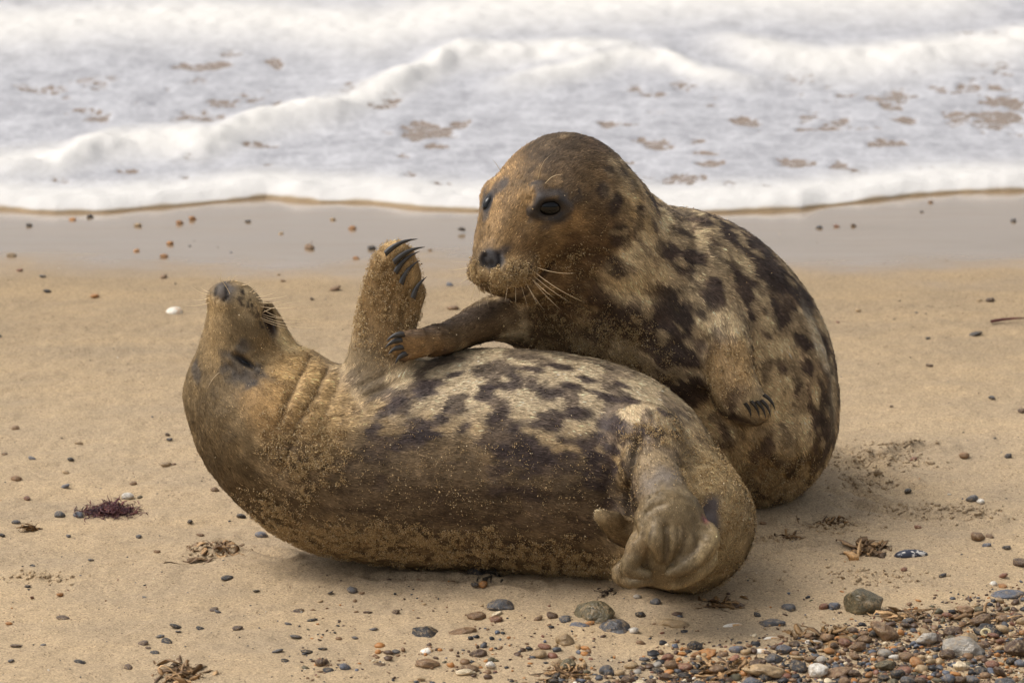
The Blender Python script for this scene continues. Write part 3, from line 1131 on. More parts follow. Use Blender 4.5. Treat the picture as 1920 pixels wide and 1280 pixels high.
# ---- coat of the seal on its back
A.coat_start(srgb(158, 132, 92))
LT, MID, DK, VD = srgb(192, 164, 120), srgb(140, 114, 78), srgb(84, 68, 56), srgb(58, 46, 38)
OLV, GLD, SND = srgb(122, 101, 68), srgb(196, 158, 100), srgb(178, 146, 98)
sp = sum(fbm((A.V + A.flow * s) * 15, 15, 3) for s in (-.02, -.01, 0, .01, .02)) / 5
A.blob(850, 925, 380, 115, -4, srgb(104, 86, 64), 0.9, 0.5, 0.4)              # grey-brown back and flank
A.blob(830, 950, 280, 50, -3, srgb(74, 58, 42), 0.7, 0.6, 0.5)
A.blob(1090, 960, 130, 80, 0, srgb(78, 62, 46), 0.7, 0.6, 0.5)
A.blob(1000, 720, 330, 90, -6, srgb(200, 177, 140), 0.95, 0.6, 0.3)                             # pale belly
sp = sum(fbm((A.V + A.flow * s) * 26, 15, 3) for s in (-.014, -.007, 0, .007, .014)) / 5
w = A.blobw(980, 800, 400, 170, -6, 0.5, 0.3) * sstep(0.06, 0.15, sp)
A.col += (w * 0.8)[:, None] * (srgb(76, 62, 56) - A.col)                     # mottling
for (x, y, rx, ry, an) in ((730, 762, 44, 15, 32), (795, 728, 46, 15, 30), (700, 802, 26, 13, 30), (850, 702, 26, 7, 15), (905, 742, 26, 20, 40), (962, 722, 36, 22, 30),
                           (985, 690, 38, 9, -5), (1042, 735, 40, 20, 20), (938, 772, 34, 20, 30), (1012, 792, 52, 24, 10), (1082, 772, 32, 15, 10), (1132, 742, 36, 11, -12),
                           (1100, 712, 26, 8, -8), (1052, 688, 28, 7, -6), (1152, 792, 42, 20, -5), (1186, 752, 34, 9, -22), (1212, 802, 36, 14, -15), (1092, 832, 66, 24, 5),
                           (950, 832, 50, 24, 10), (868, 800, 18, 10, 30), (831, 770, 6, 11, 0), (1262, 812, 34, 8, -12), (1000, 852, 90, 30, 0), (1130, 872, 50, 32, 30),
                           (640, 790, 14, 9, 40), (800, 800, 60, 16, 25), (1160, 720, 18, 6, -20), (1240, 770, 22, 7, -30), (1300, 850, 16, 12, -40), (770, 830, 60, 12, 22)):
    A.blob(x, y, rx * 0.82, ry * 0.82, an, srgb(70, 58, 55), 0.92, 0.35, 1.2)
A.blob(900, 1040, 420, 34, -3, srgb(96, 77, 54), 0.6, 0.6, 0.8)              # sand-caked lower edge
A.blob(565, 850, 62, 110, 15, srgb(104, 84, 58), 0.75, 0.5, 0.6)
st2 = sum(fbm((A.V + A.flow * s) * 46, 19, 3) for s in (-.03, -.02, -.01, 0, .01, .02, .03)) / 7
w = A.blobw(880, 900, 400, 110, -4, 0.5, 0.3) * sstep(0.04, 0.14, st2)
A.col += (w * 0.26)[:, None] * (srgb(138, 116, 86) - A.col)
w = A.blobw(880, 900, 400, 120, -4, 0.5, 0.3) * sstep(0.04, 0.14, -st2)
A.col += (w * 0.34)[:, None] * (srgb(58, 46, 38) - A.col)
# head and throat
A.blob(430, 690, 120, 170, 0, OLV, 1.0, 0.35, 0.2, hair=0.0052)
A.blob(400, 600, 24, 90, 0, srgb(168, 140, 96), 0.6, 0.5, 0.2)
A.blob(560, 720, 50, 95, 18, GLD, 0.95, 0.5, 0.25, hair=0.009)
A.blob(600, 760, 55, 80, 22, srgb(186, 152, 100), 0.8, 0.5, 0.3)
A.blob(500, 760, 46, 60, 20, srgb(172, 134, 80), 0.75, 0.6, 0.3)
A.blob(410, 850, 70, 100, 25, srgb(92, 74, 48), 0.9, 0.6, 0.25, hair=0.008)
A.blob(470, 940, 90, 50, -35, srgb(88, 70, 46), 0.8, 0.6, 0.3)
A.blob(395, 770, 26, 60, 5, srgb(96, 78, 50), 0.6, 0.6, 0.3)
A.blob(545, 640, 28, 30, 30, srgb(206, 176, 122), 0.9, 0.4, 0.2)
for (x, y, rx, ry, an) in ((455, 652, 14, 16, -20), (430, 664, 20, 10, -20), (465, 705, 34, 16, 0), (445, 690, 26, 14, -30), (366, 690, 9, 22, 10), (420, 690, 14, 8, 40), (468, 722, 14, 6, 30), (485, 690, 12, 10, 0)):
    A.blob(x, y, rx, ry, an, srgb(78, 71, 64), 0.75, 0.5, 1.3, hair=0.005)
A.blob(459, 678, 24, 8, -32, srgb(38, 34, 32), 1.0, 0.35, 0.2, hair=0.0, wet=1.0)
A.blob(421, 546, 31, 19, 0, srgb(72, 66, 63), 0.88, 0.5, 0.8, hair=0.0015, wet=0.4)
A.line([(425, 540), (426, 556), (420, 562)], 0.004, srgb(24, 20, 20))
A.line([(405, 541), (404, 553)], 0.004, srgb(24, 20, 20))
A.blob(470, 566, 30, 30, 0, srgb(172, 150, 112), 0.9, 0.5, 0.3, hair=0.004)
for k in range(34):
    a, b = rng.random(), rng.random()
    A.blob(452 + 48 * a - 8 * b, 540 + 62 * a + 22 * b, 3, 3, 0, srgb(60, 50, 44), 0.85, 0.4, 0.2)
q = A.V - P(505, 598, -0.205)
w = np.exp(-(((q @ np.array([0.954, 0, 0.30])) / S(11.5, -.2)) ** 2 + (q[:, 1] / 0.034) ** 2 + ((q @ ga) / S(37, -.2)) ** 2) ** 3)
A.col += w[:, None] * (srgb(32, 17, 17) - A.col)
A.hair *= (1 - w)
wm = np.exp(-(((q @ np.array([0.954, 0, 0.30])) / S(19, -.2)) ** 2 + (q[:, 1] / 0.045) ** 2 + ((q @ ga) / S(44, -.2)) ** 2) ** 3)
A.hair = np.minimum(A.hair, 0.009 - 0.006 * wm)
A.wet += w * 0.7
A.col *= np.exp(0.30 * A.nz + 0.16 * A.nz2)[:, None]
A.line([(580, 668), (556, 718), (534, 762), (520, 800)], 0.006, srgb(112, 92, 66), 0.7)  # neck folds: crease shade painted as dark lines into the coat
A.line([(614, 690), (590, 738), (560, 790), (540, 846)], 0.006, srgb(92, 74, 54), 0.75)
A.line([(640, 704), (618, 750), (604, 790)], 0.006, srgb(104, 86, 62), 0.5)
# flipper
A.blob(722, 560, 66, 120, 0, srgb(132, 104, 64), 0.95, 0.3, 0.2, hair=0.006, sand=0.45)
A.blob(690, 690, 34, 60, 0, srgb(112, 94, 66), 0.85, 0.5, 0.2, hair=0.006)
A.blob(738, 462, 40, 20, 30, srgb(196, 160, 106), 0.8, 0.5, 0.3)
A.blob(770, 500, 20, 50, -15, srgb(176, 142, 92), 0.7, 0.5, 0.4)
# rump and hind flippers
A.blob(1345, 950, 80, 150, -8, srgb(176, 150, 104), 0.85, 0.5, 0.2, hair=0.007, sand=0.40)
A.blob(1330, 1070, 110, 70, 15, srgb(182, 158, 112), 0.85, 0.5, 0.15, hair=0.006, sand=0.1)
A.blob(1230, 870, 50, 50, 0, srgb(142, 122, 92), 0.8, 0.5, 0.3, hair=0.008)
A.blob(1240, 905, 45, 32, 30, srgb(122, 112, 102), 0.8, 0.5, 0.3, hair=0.004)
A.blob(1262, 985, 78, 88, 0, srgb(136, 116, 82), 0.95, 0.3, 0.3, hair=0.004, sand=0.06, wet=0.7)
A.blob(1225, 1070, 90, 34, 0, srgb(132, 113, 80), 0.95, 0.3, 0.3, hair=0.004, sand=0.04, wet=0.7)
A.blob(1155, 985, 46, 40, -30, srgb(130, 108, 74), 0.9, 0.35, 0.2, hair=0.009)
A.blob(1122, 962, 14, 26, 40, srgb(200, 176, 134), 0.8, 0.5, 0.3, hair=0.013)
A.blob(1332, 965, 24, 42, -10, srgb(76, 68, 68), 0.95, 0.4, 0.4, hair=0.0, wet=0.6)
A.blob(1322, 972, 8, 10, 0, srgb(128, 62, 66), 0.7, 0.6, 0.4)
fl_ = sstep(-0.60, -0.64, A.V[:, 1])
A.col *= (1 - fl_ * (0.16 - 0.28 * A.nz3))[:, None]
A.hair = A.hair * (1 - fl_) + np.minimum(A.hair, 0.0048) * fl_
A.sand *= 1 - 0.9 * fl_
A.line([(1196, 822), (1178, 880), (1174, 945)], 0.012, srgb(54, 42, 30), 0.8)  # shade of the flank crease painted dark into the coat
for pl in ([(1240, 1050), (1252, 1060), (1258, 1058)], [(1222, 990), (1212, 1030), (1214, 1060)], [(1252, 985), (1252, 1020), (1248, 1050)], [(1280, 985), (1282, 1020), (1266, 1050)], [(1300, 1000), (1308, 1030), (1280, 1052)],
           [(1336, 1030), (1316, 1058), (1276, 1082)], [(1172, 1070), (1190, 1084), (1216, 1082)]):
    A.line(pl, 0.004, srgb(66, 53, 40), 0.55)  # crease shade and dirt painted dark between the digits
# clinging sand
A.blob(565, 830, 62, 88, 15, sand=1.0, amt=0.95, edge=0.5, nz=0.5)
A.blob(760, 1015, 260, 34, -3, sand=0.95, amt=0.95, edge=0.6, nz=0.8)
A.blob(1090, 1055, 150, 26, -3, sand=0.9, amt=0.9, edge=0.6, nz=0.8)
A.blob(540, 985, 90, 34, -38, sand=0.7, amt=0.9, edge=0.6, nz=0.6)
A.blob(900, 900, 330, 90, -3, sand=0.07, amt=0.9, edge=0.6, nz=0.5)
A.blob(1230, 810, 60, 30, 0, sand=0.45, amt=0.9, edge=0.6, nz=0.6)
A.blob(540, 690, 60, 70, 0, sand=0.10, amt=0.9)
A.sand = np.maximum(A.sand * (1 - 0.9 * fl_), 0.004) * (A.hair > 0.001)

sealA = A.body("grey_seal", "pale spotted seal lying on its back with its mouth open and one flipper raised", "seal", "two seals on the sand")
A.fur(230000)
A.grains(110000)
A.eye(461, 680, 0.013, -33, 1.35, 0.55, 0.70)
for (a, b) in (((722, 476), (783, 448)), ((738, 492), (797, 463)), ((741, 511), (787, 471)), ((752, 532), (785, 489)), ((774, 559), (800, 519))):
    A.claw(a, b, -0.288, -0.276, (-0.5, 0, 1), 0.0062, 0.10)
for (a, b, c, d, dy, dr) in ((492, 587, 563, 565, -.02, .05), (494, 580, 590, 594, -.02, -.12), (492, 588, 588, 592, -.03, -.08), (488, 595, 600, 614, -.03, -.06), (492, 599, 553, 618, -.02, -.04),
                         (484, 560, 541, 553, -.02, -.05), (474, 550, 495, 535, -.02, -.05), (452, 533, 470, 528, -.02, -.08), (407, 530, 403, 512, 0, .05), (413, 530, 415, 508, -.01, .05),
                         (424, 530, 436, 514, -.01, .08), (432, 530, 446, 516, -.02, .08), (395, 549, 375, 538, .02, -.05), (394, 555, 357, 560, .02, -.12), (393, 567, 345, 572, .03, -.06),
                         (395, 552, 358, 536, .02, -.1), (468, 548, 480, 537, -.03, -.04), (486, 566, 540, 561, -.03, -.06), (494, 592, 575, 600, -.04, -.09), (488, 574, 560, 574, -.04, -.05),
                         (412, 697, 389, 729, -.03, .1), (480, 556, 520, 545, -.03, -.06)):
    A.whisker(a, b, c, d, dy, dr)
# ---- folds of the leaning seal
for pl, w, d in (([(898, 532), (925, 538), (950, 541), (985, 535), (1012, 518), (1036, 490)], 0.007, 0.010),
                 ([(1030, 512), (1052, 500), (1050, 480)], 0.012, -0.003),
                 ([(922, 494), (922, 512), (918, 528)], 0.005, 0.005),
                 ([(936, 477), (940, 488), (932, 500)], 0.005, 0.008),
                 ([(907, 480), (904, 489), (909, 499)], 0.005, 0.008),
                 ([(998, 394), (1014, 373), (1042, 371), (1066, 389)], 0.009, -0.010),
                 ([(1000, 398), (1020, 411), (1046, 409), (1064, 395)], 0.008, -0.006),
                 ([(985, 408), (965, 440), (958, 470)], 0.018, 0.004),
                 ([(1108, 520), (1160, 548), (1230, 560)], 0.022, 0.008),
                 ([(1000, 555), (1060, 572), (1130, 590)], 0.020, 0.010),
                 ([(1318, 640), (1312, 700), (1330, 760), (1370, 800)], 0.020, 0.014),
                 ([(1010, 585), (1020, 625), (1010, 650)], 0.018, 0.012),
                 ([(1400, 810), (1430, 800), (1470, 790)], 0.03, 0.006),
                 ([(1236, 376), (1262, 440), (1262, 520), (1240, 600)], 0.03, 0.009), ([(1200, 360), (1214, 430), (1200, 500)], 0.028, -0.006), ([(1320, 410), (1352, 480), (1345, 560)], 0.035, -0.007),
                 ([(1460, 560), (1490, 660), (1488, 760)], 0.035, 0.007), ([(1120, 600), (1180, 640), (1260, 650)], 0.02, 0.007)):
    B.groove(pl, w, d)
B.N = normals(B.V, B.F)
for (x, y, r, d) in ((1031, 390, 0.021, 0.006), (914, 380, 0.016, 0.004)):
    c, _ = B.hit(x, y)
    q = np.linalg.norm(B.V - c, axis=1)
    B.V = B.V - B.N * (d * np.exp(-(q / r) ** 4))[:, None]
B.V = B.V + B.N * (0.0018 * fbm(B.V * 26, 6, 3))[:, None]
B.refresh()
B.flow_field()

# ---- coat of the leaning seal
B.coat_start(srgb(118, 97, 74))
sp = sum(fbm((B.V + B.flow * s) * 19, 25, 4) for s in (-.024, -.012, 0, .012, .024)) / 5
w = sstep(0.0, 0.10, sp)
B.col += (w * 0.9)[:, None] * (srgb(68, 55, 47) - B.col)
w = sstep(0.05, 0.15, -sp)
B.col += (w * 0.8)[:, None] * (srgb(204, 178, 134) - B.col)
HB = srgb(126, 99, 62)
B.blob(1010, 400, 160, 180, 0, HB, 1.0, 0.3, 0.25, hair=0.007)
B.blob(1080, 318, 125, 62, -25, srgb(84, 67, 48), 0.9, 0.6, 0.35)
B.blob(1040, 268, 75, 32, -5, srgb(80, 65, 48), 0.8, 0.6, 0.35)
B.blob(930, 330, 40, 60, -25, srgb(160, 126, 82), 0.8, 0.6, 0.3)
B.blob(960, 420, 36, 60, 20, srgb(138, 108, 68), 0.7, 0.6, 0.4)
B.blob(985, 465, 40, 26, 20, srgb(104, 78, 46), 0.7, 0.6, 0.5)
B.blob(1075, 425, 40, 30, 0, srgb(146, 112, 68), 0.6, 0.6, 0.5)
B.blob(1110, 468, 66, 38, -10, srgb(78, 57, 36), 0.9, 0.6, 0.6)  # dark cheek patch, deepened to paint shade under the head
B.blob(1150, 430, 50, 50, 0, srgb(112, 86, 54), 0.7, 0.6, 0.6)
B.blob(1075, 522, 66, 28, -10, srgb(96, 72, 44), 0.8, 0.6, 0.6)
B.blob(1195, 385, 46, 60, 15, srgb(178, 150, 104), 0.9, 0.5, 0.4)
B.blob(1120, 340, 40, 30, 0, srgb(118, 92, 58), 0.5, 0.6, 0.4)
for (x, y, rx, ry, an) in ((1130, 356, 12, 18, 0), (1153, 380, 13, 22, -15), (1186, 350, 9, 15, 10), (1200, 392, 13, 18, 10), (1165, 322, 16, 9, -40), (1140, 318, 14, 8, -20), (1222, 372, 10, 16, 20), (1228, 410, 12, 10, 0), (1165, 440, 22, 24, 20)):
    B.blob(x, y, rx, ry, an, srgb(56, 45, 38), 0.95, 0.4, 0.6)
for (x, y, rx, ry, an) in ((1180, 475, 36, 20, 60), (1195, 548, 52, 24, -15), (1234, 515, 36, 26, -20), (1246, 432, 24, 26, 0), (1390, 490, 26, 13, -62), (1428, 548, 15, 20, 10), (1440, 600, 18, 16, 0),
                           (1300, 400, 22, 8, -25), (1405, 640, 12, 16, 0), (1455, 650, 18, 22, 20), (1475, 720, 18, 26, 0), (1510, 800, 12, 34, 10), (1450, 770, 20, 30, 10), (1310, 450, 14, 22, 20), (1220, 470, 22, 15, 30)):
    B.blob(x, y, rx, ry, an, srgb(222, 194, 146), 0.92, 0.5, 1.1)
for (x, y, rx, ry, an) in ((1272, 455, 34, 44, 30), (1335, 428, 60, 17, -32), (1300, 505, 30, 34, 0), (1180, 602, 105, 30, -12), (1330, 570, 60, 50, 20), (1450, 520, 44, 22, -52), (1500, 610, 20, 34, 30), (1360, 530, 24, 40, 20),
                           (1490, 680, 20, 34, 20), (1505, 745, 18, 26, 0), (1260, 560, 40, 40, 0), (1250, 640, 50, 30, -20), (1545, 760, 12, 60, 5), (1480, 830, 14, 40, 10), (1150, 500, 26, 20, 0)):
    B.blob(x, y, rx * 0.85, ry * 0.85, an, srgb(66, 54, 46), 0.86, 0.65, 1.4)
B.blob(1532, 640, 9, 70, 22, srgb(206, 192, 164), 0.9, 0.5, 0.5)
B.blob(1560, 740, 9, 60, 2, srgb(180, 166, 138), 0.7, 0.5, 0.6)
B.blob(1490, 885, 70, 44, 20, srgb(128, 98, 44), 0.8, 0.6, 0.6)
B.blob(1440, 930, 60, 30, 20, srgb(92, 70, 40), 0.8, 0.6, 0.6)
B.blob(1400, 850, 44, 60, 0, srgb(150, 118, 70), 0.7, 0.6, 0.6)
B.blob(1100, 640, 120, 60, -20, srgb(112, 86, 52), 0.8, 0.5, 0.5)
B.blob(1040, 570, 40, 24, -10, srgb(84, 62, 38), 0.7, 0.5, 0.5)
sp2 = sum(fbm((B.V + B.flow * s) * 36, 45, 3) for s in (-.01, -.005, 0, .005, .01)) / 5
bodyw = sstep(0.10, 0.24, B.V[:, 0] - 0.3 * (B.V[:, 2] - 0.6))
B.col += (0.65 * bodyw * sstep(0.05, 0.14, sp2))[:, None] * (srgb(72, 58, 49) - B.col)
B.col += (0.50 * bodyw * sstep(0.08, 0.18, -sp2))[:, None] * (srgb(190, 164, 122) - B.col)
B.col *= np.exp(0.40 * B.nz + 0.16 * B.nz2 + (1 - bodyw) * 0.42 * B.nz3)[:, None]
# arms
B.blob(900, 605, 120, 44, 15, srgb(104, 82, 54), 0.95, 0.4, 0.3, hair=0.008)
B.blob(900, 585, 90, 14, 22, srgb(78, 66, 56), 0.8, 0.6, 0.3)
B.blob(775, 640, 60, 40, 0, srgb(146, 112, 68), 0.9, 0.5, 0.4, hair=0.006)
B.blob(790, 620, 50, 12, 3, srgb(88, 72, 58), 0.8, 0.6, 0.4)
B.blob(1372, 690, 50, 60, -20, srgb(166, 134, 88), 0.95, 0.45, 0.4, hair=0.009, sand=0.2)
B.blob(1408, 756, 40, 26, -38, srgb(180, 152, 108), 0.9, 0.45, 0.4, hair=0.007)
B.blob(1380, 735, 26, 20, -30, srgb(100, 80, 62), 0.6, 0.6, 0.6)
# face
for (x, y, rx, ry, an) in ((1008, 350, 13, 13, 0), (1028, 362, 24, 10, -10), (1000, 400, 16, 18, -35), (1034, 416, 24, 14, 0), (1062, 402, 18, 14, 20), (1030, 392, 36, 25, 0), (1008, 376, 16, 10, 40),
                           (914, 384, 14, 32, 0), (928, 356, 18, 10, 40), (945, 342, 7, 10, 0)):
    B.blob(x, y, rx, ry, an, srgb(80, 73, 68), 0.75, 0.45, 1.2, hair=0.0045)
B.blob(1031, 390, 33, 23, 0, srgb(44, 40, 38), 1.0, 0.4, 0.4, hair=0.0, wet=0.5)
B.blob(914, 380, 11, 24, 0, srgb(34, 30, 29), 1.0, 0.25, 0.15, hair=0.0, wet=1.0)
B.blob(1085, 358, 4, 8, 0, srgb(46, 38, 34), 0.9, 0.4, 0.3, hair=0.003)
B.blob(935, 513, 60, 27, 0, srgb(168, 140, 98), 0.85, 0.5, 0.4, hair=0.0045, sand=0.9)
B.blob(922, 487, 28, 22, -10, srgb(36, 33, 34), 0.98, 0.3, 0.4, hair=0.0, wet=0.35, sand=0.05)
B.blob(944, 470, 18, 8, 30, srgb(76, 68, 64), 0.7, 0.5, 0.5, hair=0.003)
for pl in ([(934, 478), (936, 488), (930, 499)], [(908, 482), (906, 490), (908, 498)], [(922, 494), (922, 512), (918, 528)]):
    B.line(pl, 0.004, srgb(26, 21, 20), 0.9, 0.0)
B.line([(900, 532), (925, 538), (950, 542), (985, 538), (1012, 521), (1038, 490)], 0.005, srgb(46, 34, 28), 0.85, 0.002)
for k in range(40):
    a, b = rng.random(), rng.random()
    B.blob(945 + 62 * a, 500 + 26 * b - 4 * a, 3, 3, 0, srgb(58, 48, 42), 0.8, 0.4, 0.2)
# clinging sand
B.blob(1070, 490, 70, 26, -5, sand=0.2, amt=0.9, edge=0.6)
B.blob(1120, 640, 130, 60, -20, sand=0.40, amt=0.9, edge=0.6)
B.blob(1080, 420, 60, 40, 0, sand=0.03, amt=0.9, edge=0.6)
B.blob(1430, 900, 90, 60, 0, sand=0.30, amt=0.9, edge=0.6)
B.sand = np.maximum(B.sand, 0.004) * (B.hair > 0.001)
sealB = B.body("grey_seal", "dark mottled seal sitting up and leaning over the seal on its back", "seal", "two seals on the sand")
B.fur(240000)
B.grains(26000)
B.eye(1031, 390, 0.0245, -6, 1.25, 0.84, 0.46)
B.eye(914, 380, 0.018, 90, 1.2, 0.7, 0.45)
for (a, b) in (((758, 626), (724, 640)), ((754, 637), (722, 652)), ((756, 650), (728, 664)), ((762, 662), (741, 682))):
    B.claw(a, b, -0.335, -0.345, (-0.6, 0, 0.8), 0.0062, 0.12)
for (a, b) in (((1408, 752), (1424, 784)), ((1418, 752), (1436, 785)), ((1427, 750), (1445, 782)), ((1432, 740), (1454, 770)), ((1397, 756), (1408, 784))):
    B.claw(a, b, -0.158, -0.155, (0.8, 0, 0.3), 0.0042, 0.10)
for (a, b, c, d, dy, dr) in ((1001, 508, 1094, 566, -.04, -.04), (998, 524, 1053, 582, -.04, -.03), (986, 530, 1021, 582, -.04, -.03), (1000, 516, 1071, 568, -.03, -.03), (976, 532, 991, 580, -.03, 0),
                         (968, 530, 967, 574, -.03, 0), (953, 534, 947, 566, -.03, 0), (994, 519, 1040, 560, -.05, -.02), (880, 509, 856, 519, .02, -.05), (883, 515, 852, 535, .02, -.05),
                         (890, 522, 872, 548, 0, 0), (898, 528, 899, 578, -.02, 0), (904, 530, 916, 577, -.02, 0), (912, 532, 926, 560, -.02, 0), (882, 490, 845, 490, .02, 0), (881, 500, 838, 506, .02, -.04),
                         (893, 526, 882, 566, 0, 0), (1006, 500, 1080, 512, -.03, -.06), (1008, 338, 1034, 290, -.04, .12), (1022, 344, 1056, 327, -.04, .1), (944, 338, 922, 297, -.01, .06), (985, 526, 1008, 572, -.05, 0)):
    B.whisker(a, b, c, d, dy, dr)
# ------------------------------------------------------------------ stones, shells, weed
def stone_mat():
    m = NT("flint")
    oi = m.n("ShaderNodeObjectInfo")
    tc = m.n("ShaderNodeTexCoord")
    off = m.n("ShaderNodeVectorMath", operation='ADD')
    m.l(tc.outputs["Object"], off.inputs[0])
    cmb = m.n("ShaderNodeCombineXYZ")
    m.l(m.math('MULTIPLY', oi.outputs["Random"], 40.0), cmb.inputs[0])
    m.l(cmb.outputs[0], off.inputs[1])
    v = off.outputs[0]
    n1 = m.noise(v, 1.6, 5, 0.65)
    n2 = m.noise(v, 7.0, 3, 0.6)
    c = m.mix(1.0, oi.outputs["Color"], m.ramp(n1, [(0.3, 0.6), (0.5, 1.0), (0.72, 1.4)]), 'MULTIPLY')
    c = m.mix(1.0, c, m.ramp(n2, [(0.3, 0.82), (0.7, 1.15)]), 'MULTIPLY')
    pale = m.math('MULTIPLY', m.ramp(m.noise(v, 2.3, 4, 0.7), [(0.62, 0.0), (0.70, 1.0)]), m.ramp(oi.outputs["Random"], [(0.55, 0.0), (0.75, 0.55)]))
    c = m.mix(pale, c, tuple(srgb(190, 172, 142)))
    sandy = m.ramp(m.noise(v, 3.0, 5, 0.75), [(0.50, 0.0), (0.64, 0.65)])
    c = m.mix(sandy, c, tuple(srgb(172, 146, 108)))
    m.set(Base_Color=c, Specular_IOR_Level=0.45)
    m.put(m.b.inputs["Roughness"], m.ramp(n2, [(0.3, 0.22), (0.7, 0.52)]))
    m.put(m.b.inputs["Normal"], m.bump(n2, 0.35, 0.05))
    return m.m


M_STONE = stone_mat()


def stone_mesh(seed, sub, sharp=0.0, flat=0.6):
    me = ico("stone", sub)
    r = np.random.default_rng(seed)
    co = np.array([v.co for v in me.vertices])
    q = co.copy()
    q = q * (1 + 0.26 * noise(co * 1.3 + r.random(3) * 50, seed)[:, None] + 0.10 * noise(co * 3.1 + 9, seed + 1)[:, None])
    for _ in range(int(5 * sharp) + 2):
        n = r.normal(size=3)
        n /= np.linalg.norm(n)
        h = 0.62 + 0.25 * r.random()
        d = q @ n - h
        q -= np.outer(np.maximum(d, 0) * (0.75 if sharp > 0.5 else 0.5), n)
    q *= np.array([1.0, 0.65 + 0.3 * r.random(), flat * (0.75 + 0.4 * r.random())])
    q /= np.abs(q[:, 0]).max()
    me.vertices.foreach_set("co", q.astype(np.float32).ravel())
    me.update()
    me.materials.append(M_STONE)
    return me


SM = [stone_mesh(100 + i, 2, 0.2 + 0.8 * (i % 3 == 0), 0.62) for i in range(14)]
SMB = [stone_mesh(200 + i, 4, 0.2 + 0.8 * (i % 2), 0.66) for i in range(8)]
PAL = {"black": (44, 42, 42), "slate grey": (78, 77, 78), "blue grey": (92, 95, 103), "dark brown": (84, 64, 48), "brown": (122, 94, 66), "orange": (166, 114, 62), "tan": (164, 138, 102),
       "cream": (206, 188, 156), "red brown": (122, 82, 62), "white": (216, 208, 194), "olive": (92, 84, 62), "pale grey": (146, 138, 126)}
PN = list(PAL)


def put_stone(px, py, w, colour, label, group=None, name="pebble", mesh=None, sink=0.35, dz=0.0, jitter=True, rz=None, cat="pebble"):
    g = G(px, py)
    z = ground(g[0], g[1])
    s = w * 0.5 * K * ((g[1] - CAMP[1]) / (DIST * math.cos(PITCH)))
    me = mesh or (SM[rng.integers(len(SM))] if w < 34 else SMB[rng.integers(len(SMB))])
    o = bpy.data.objects.new(name, me)
    COL.objects.link(o)
    zh = max(v.co.z for v in me.vertices) if False else 0.45
    o.location = (g[0], g[1], z + s * (zh - sink) + dz)
    o.scale = (s, s, s * (0.8 + 0.35 * rng.random()))
    o.rotation_euler = (rng.normal(0, 0.18), rng.normal(0, 0.18), (rng.normal(0, 0.5) + (math.pi if rng.random() < .5 else 0)) if rz is None else rz)
    c = srgb(*PAL[colour]) * (np.exp(rng.normal(0, 0.16)) if jitter else 1.0)
    o.color = (*[float(v) for v in np.clip(c, 0, 0.9)], 1.0)
    o["label"], o["category"] = label, cat
    if group:
        o["group"] = group
    return o


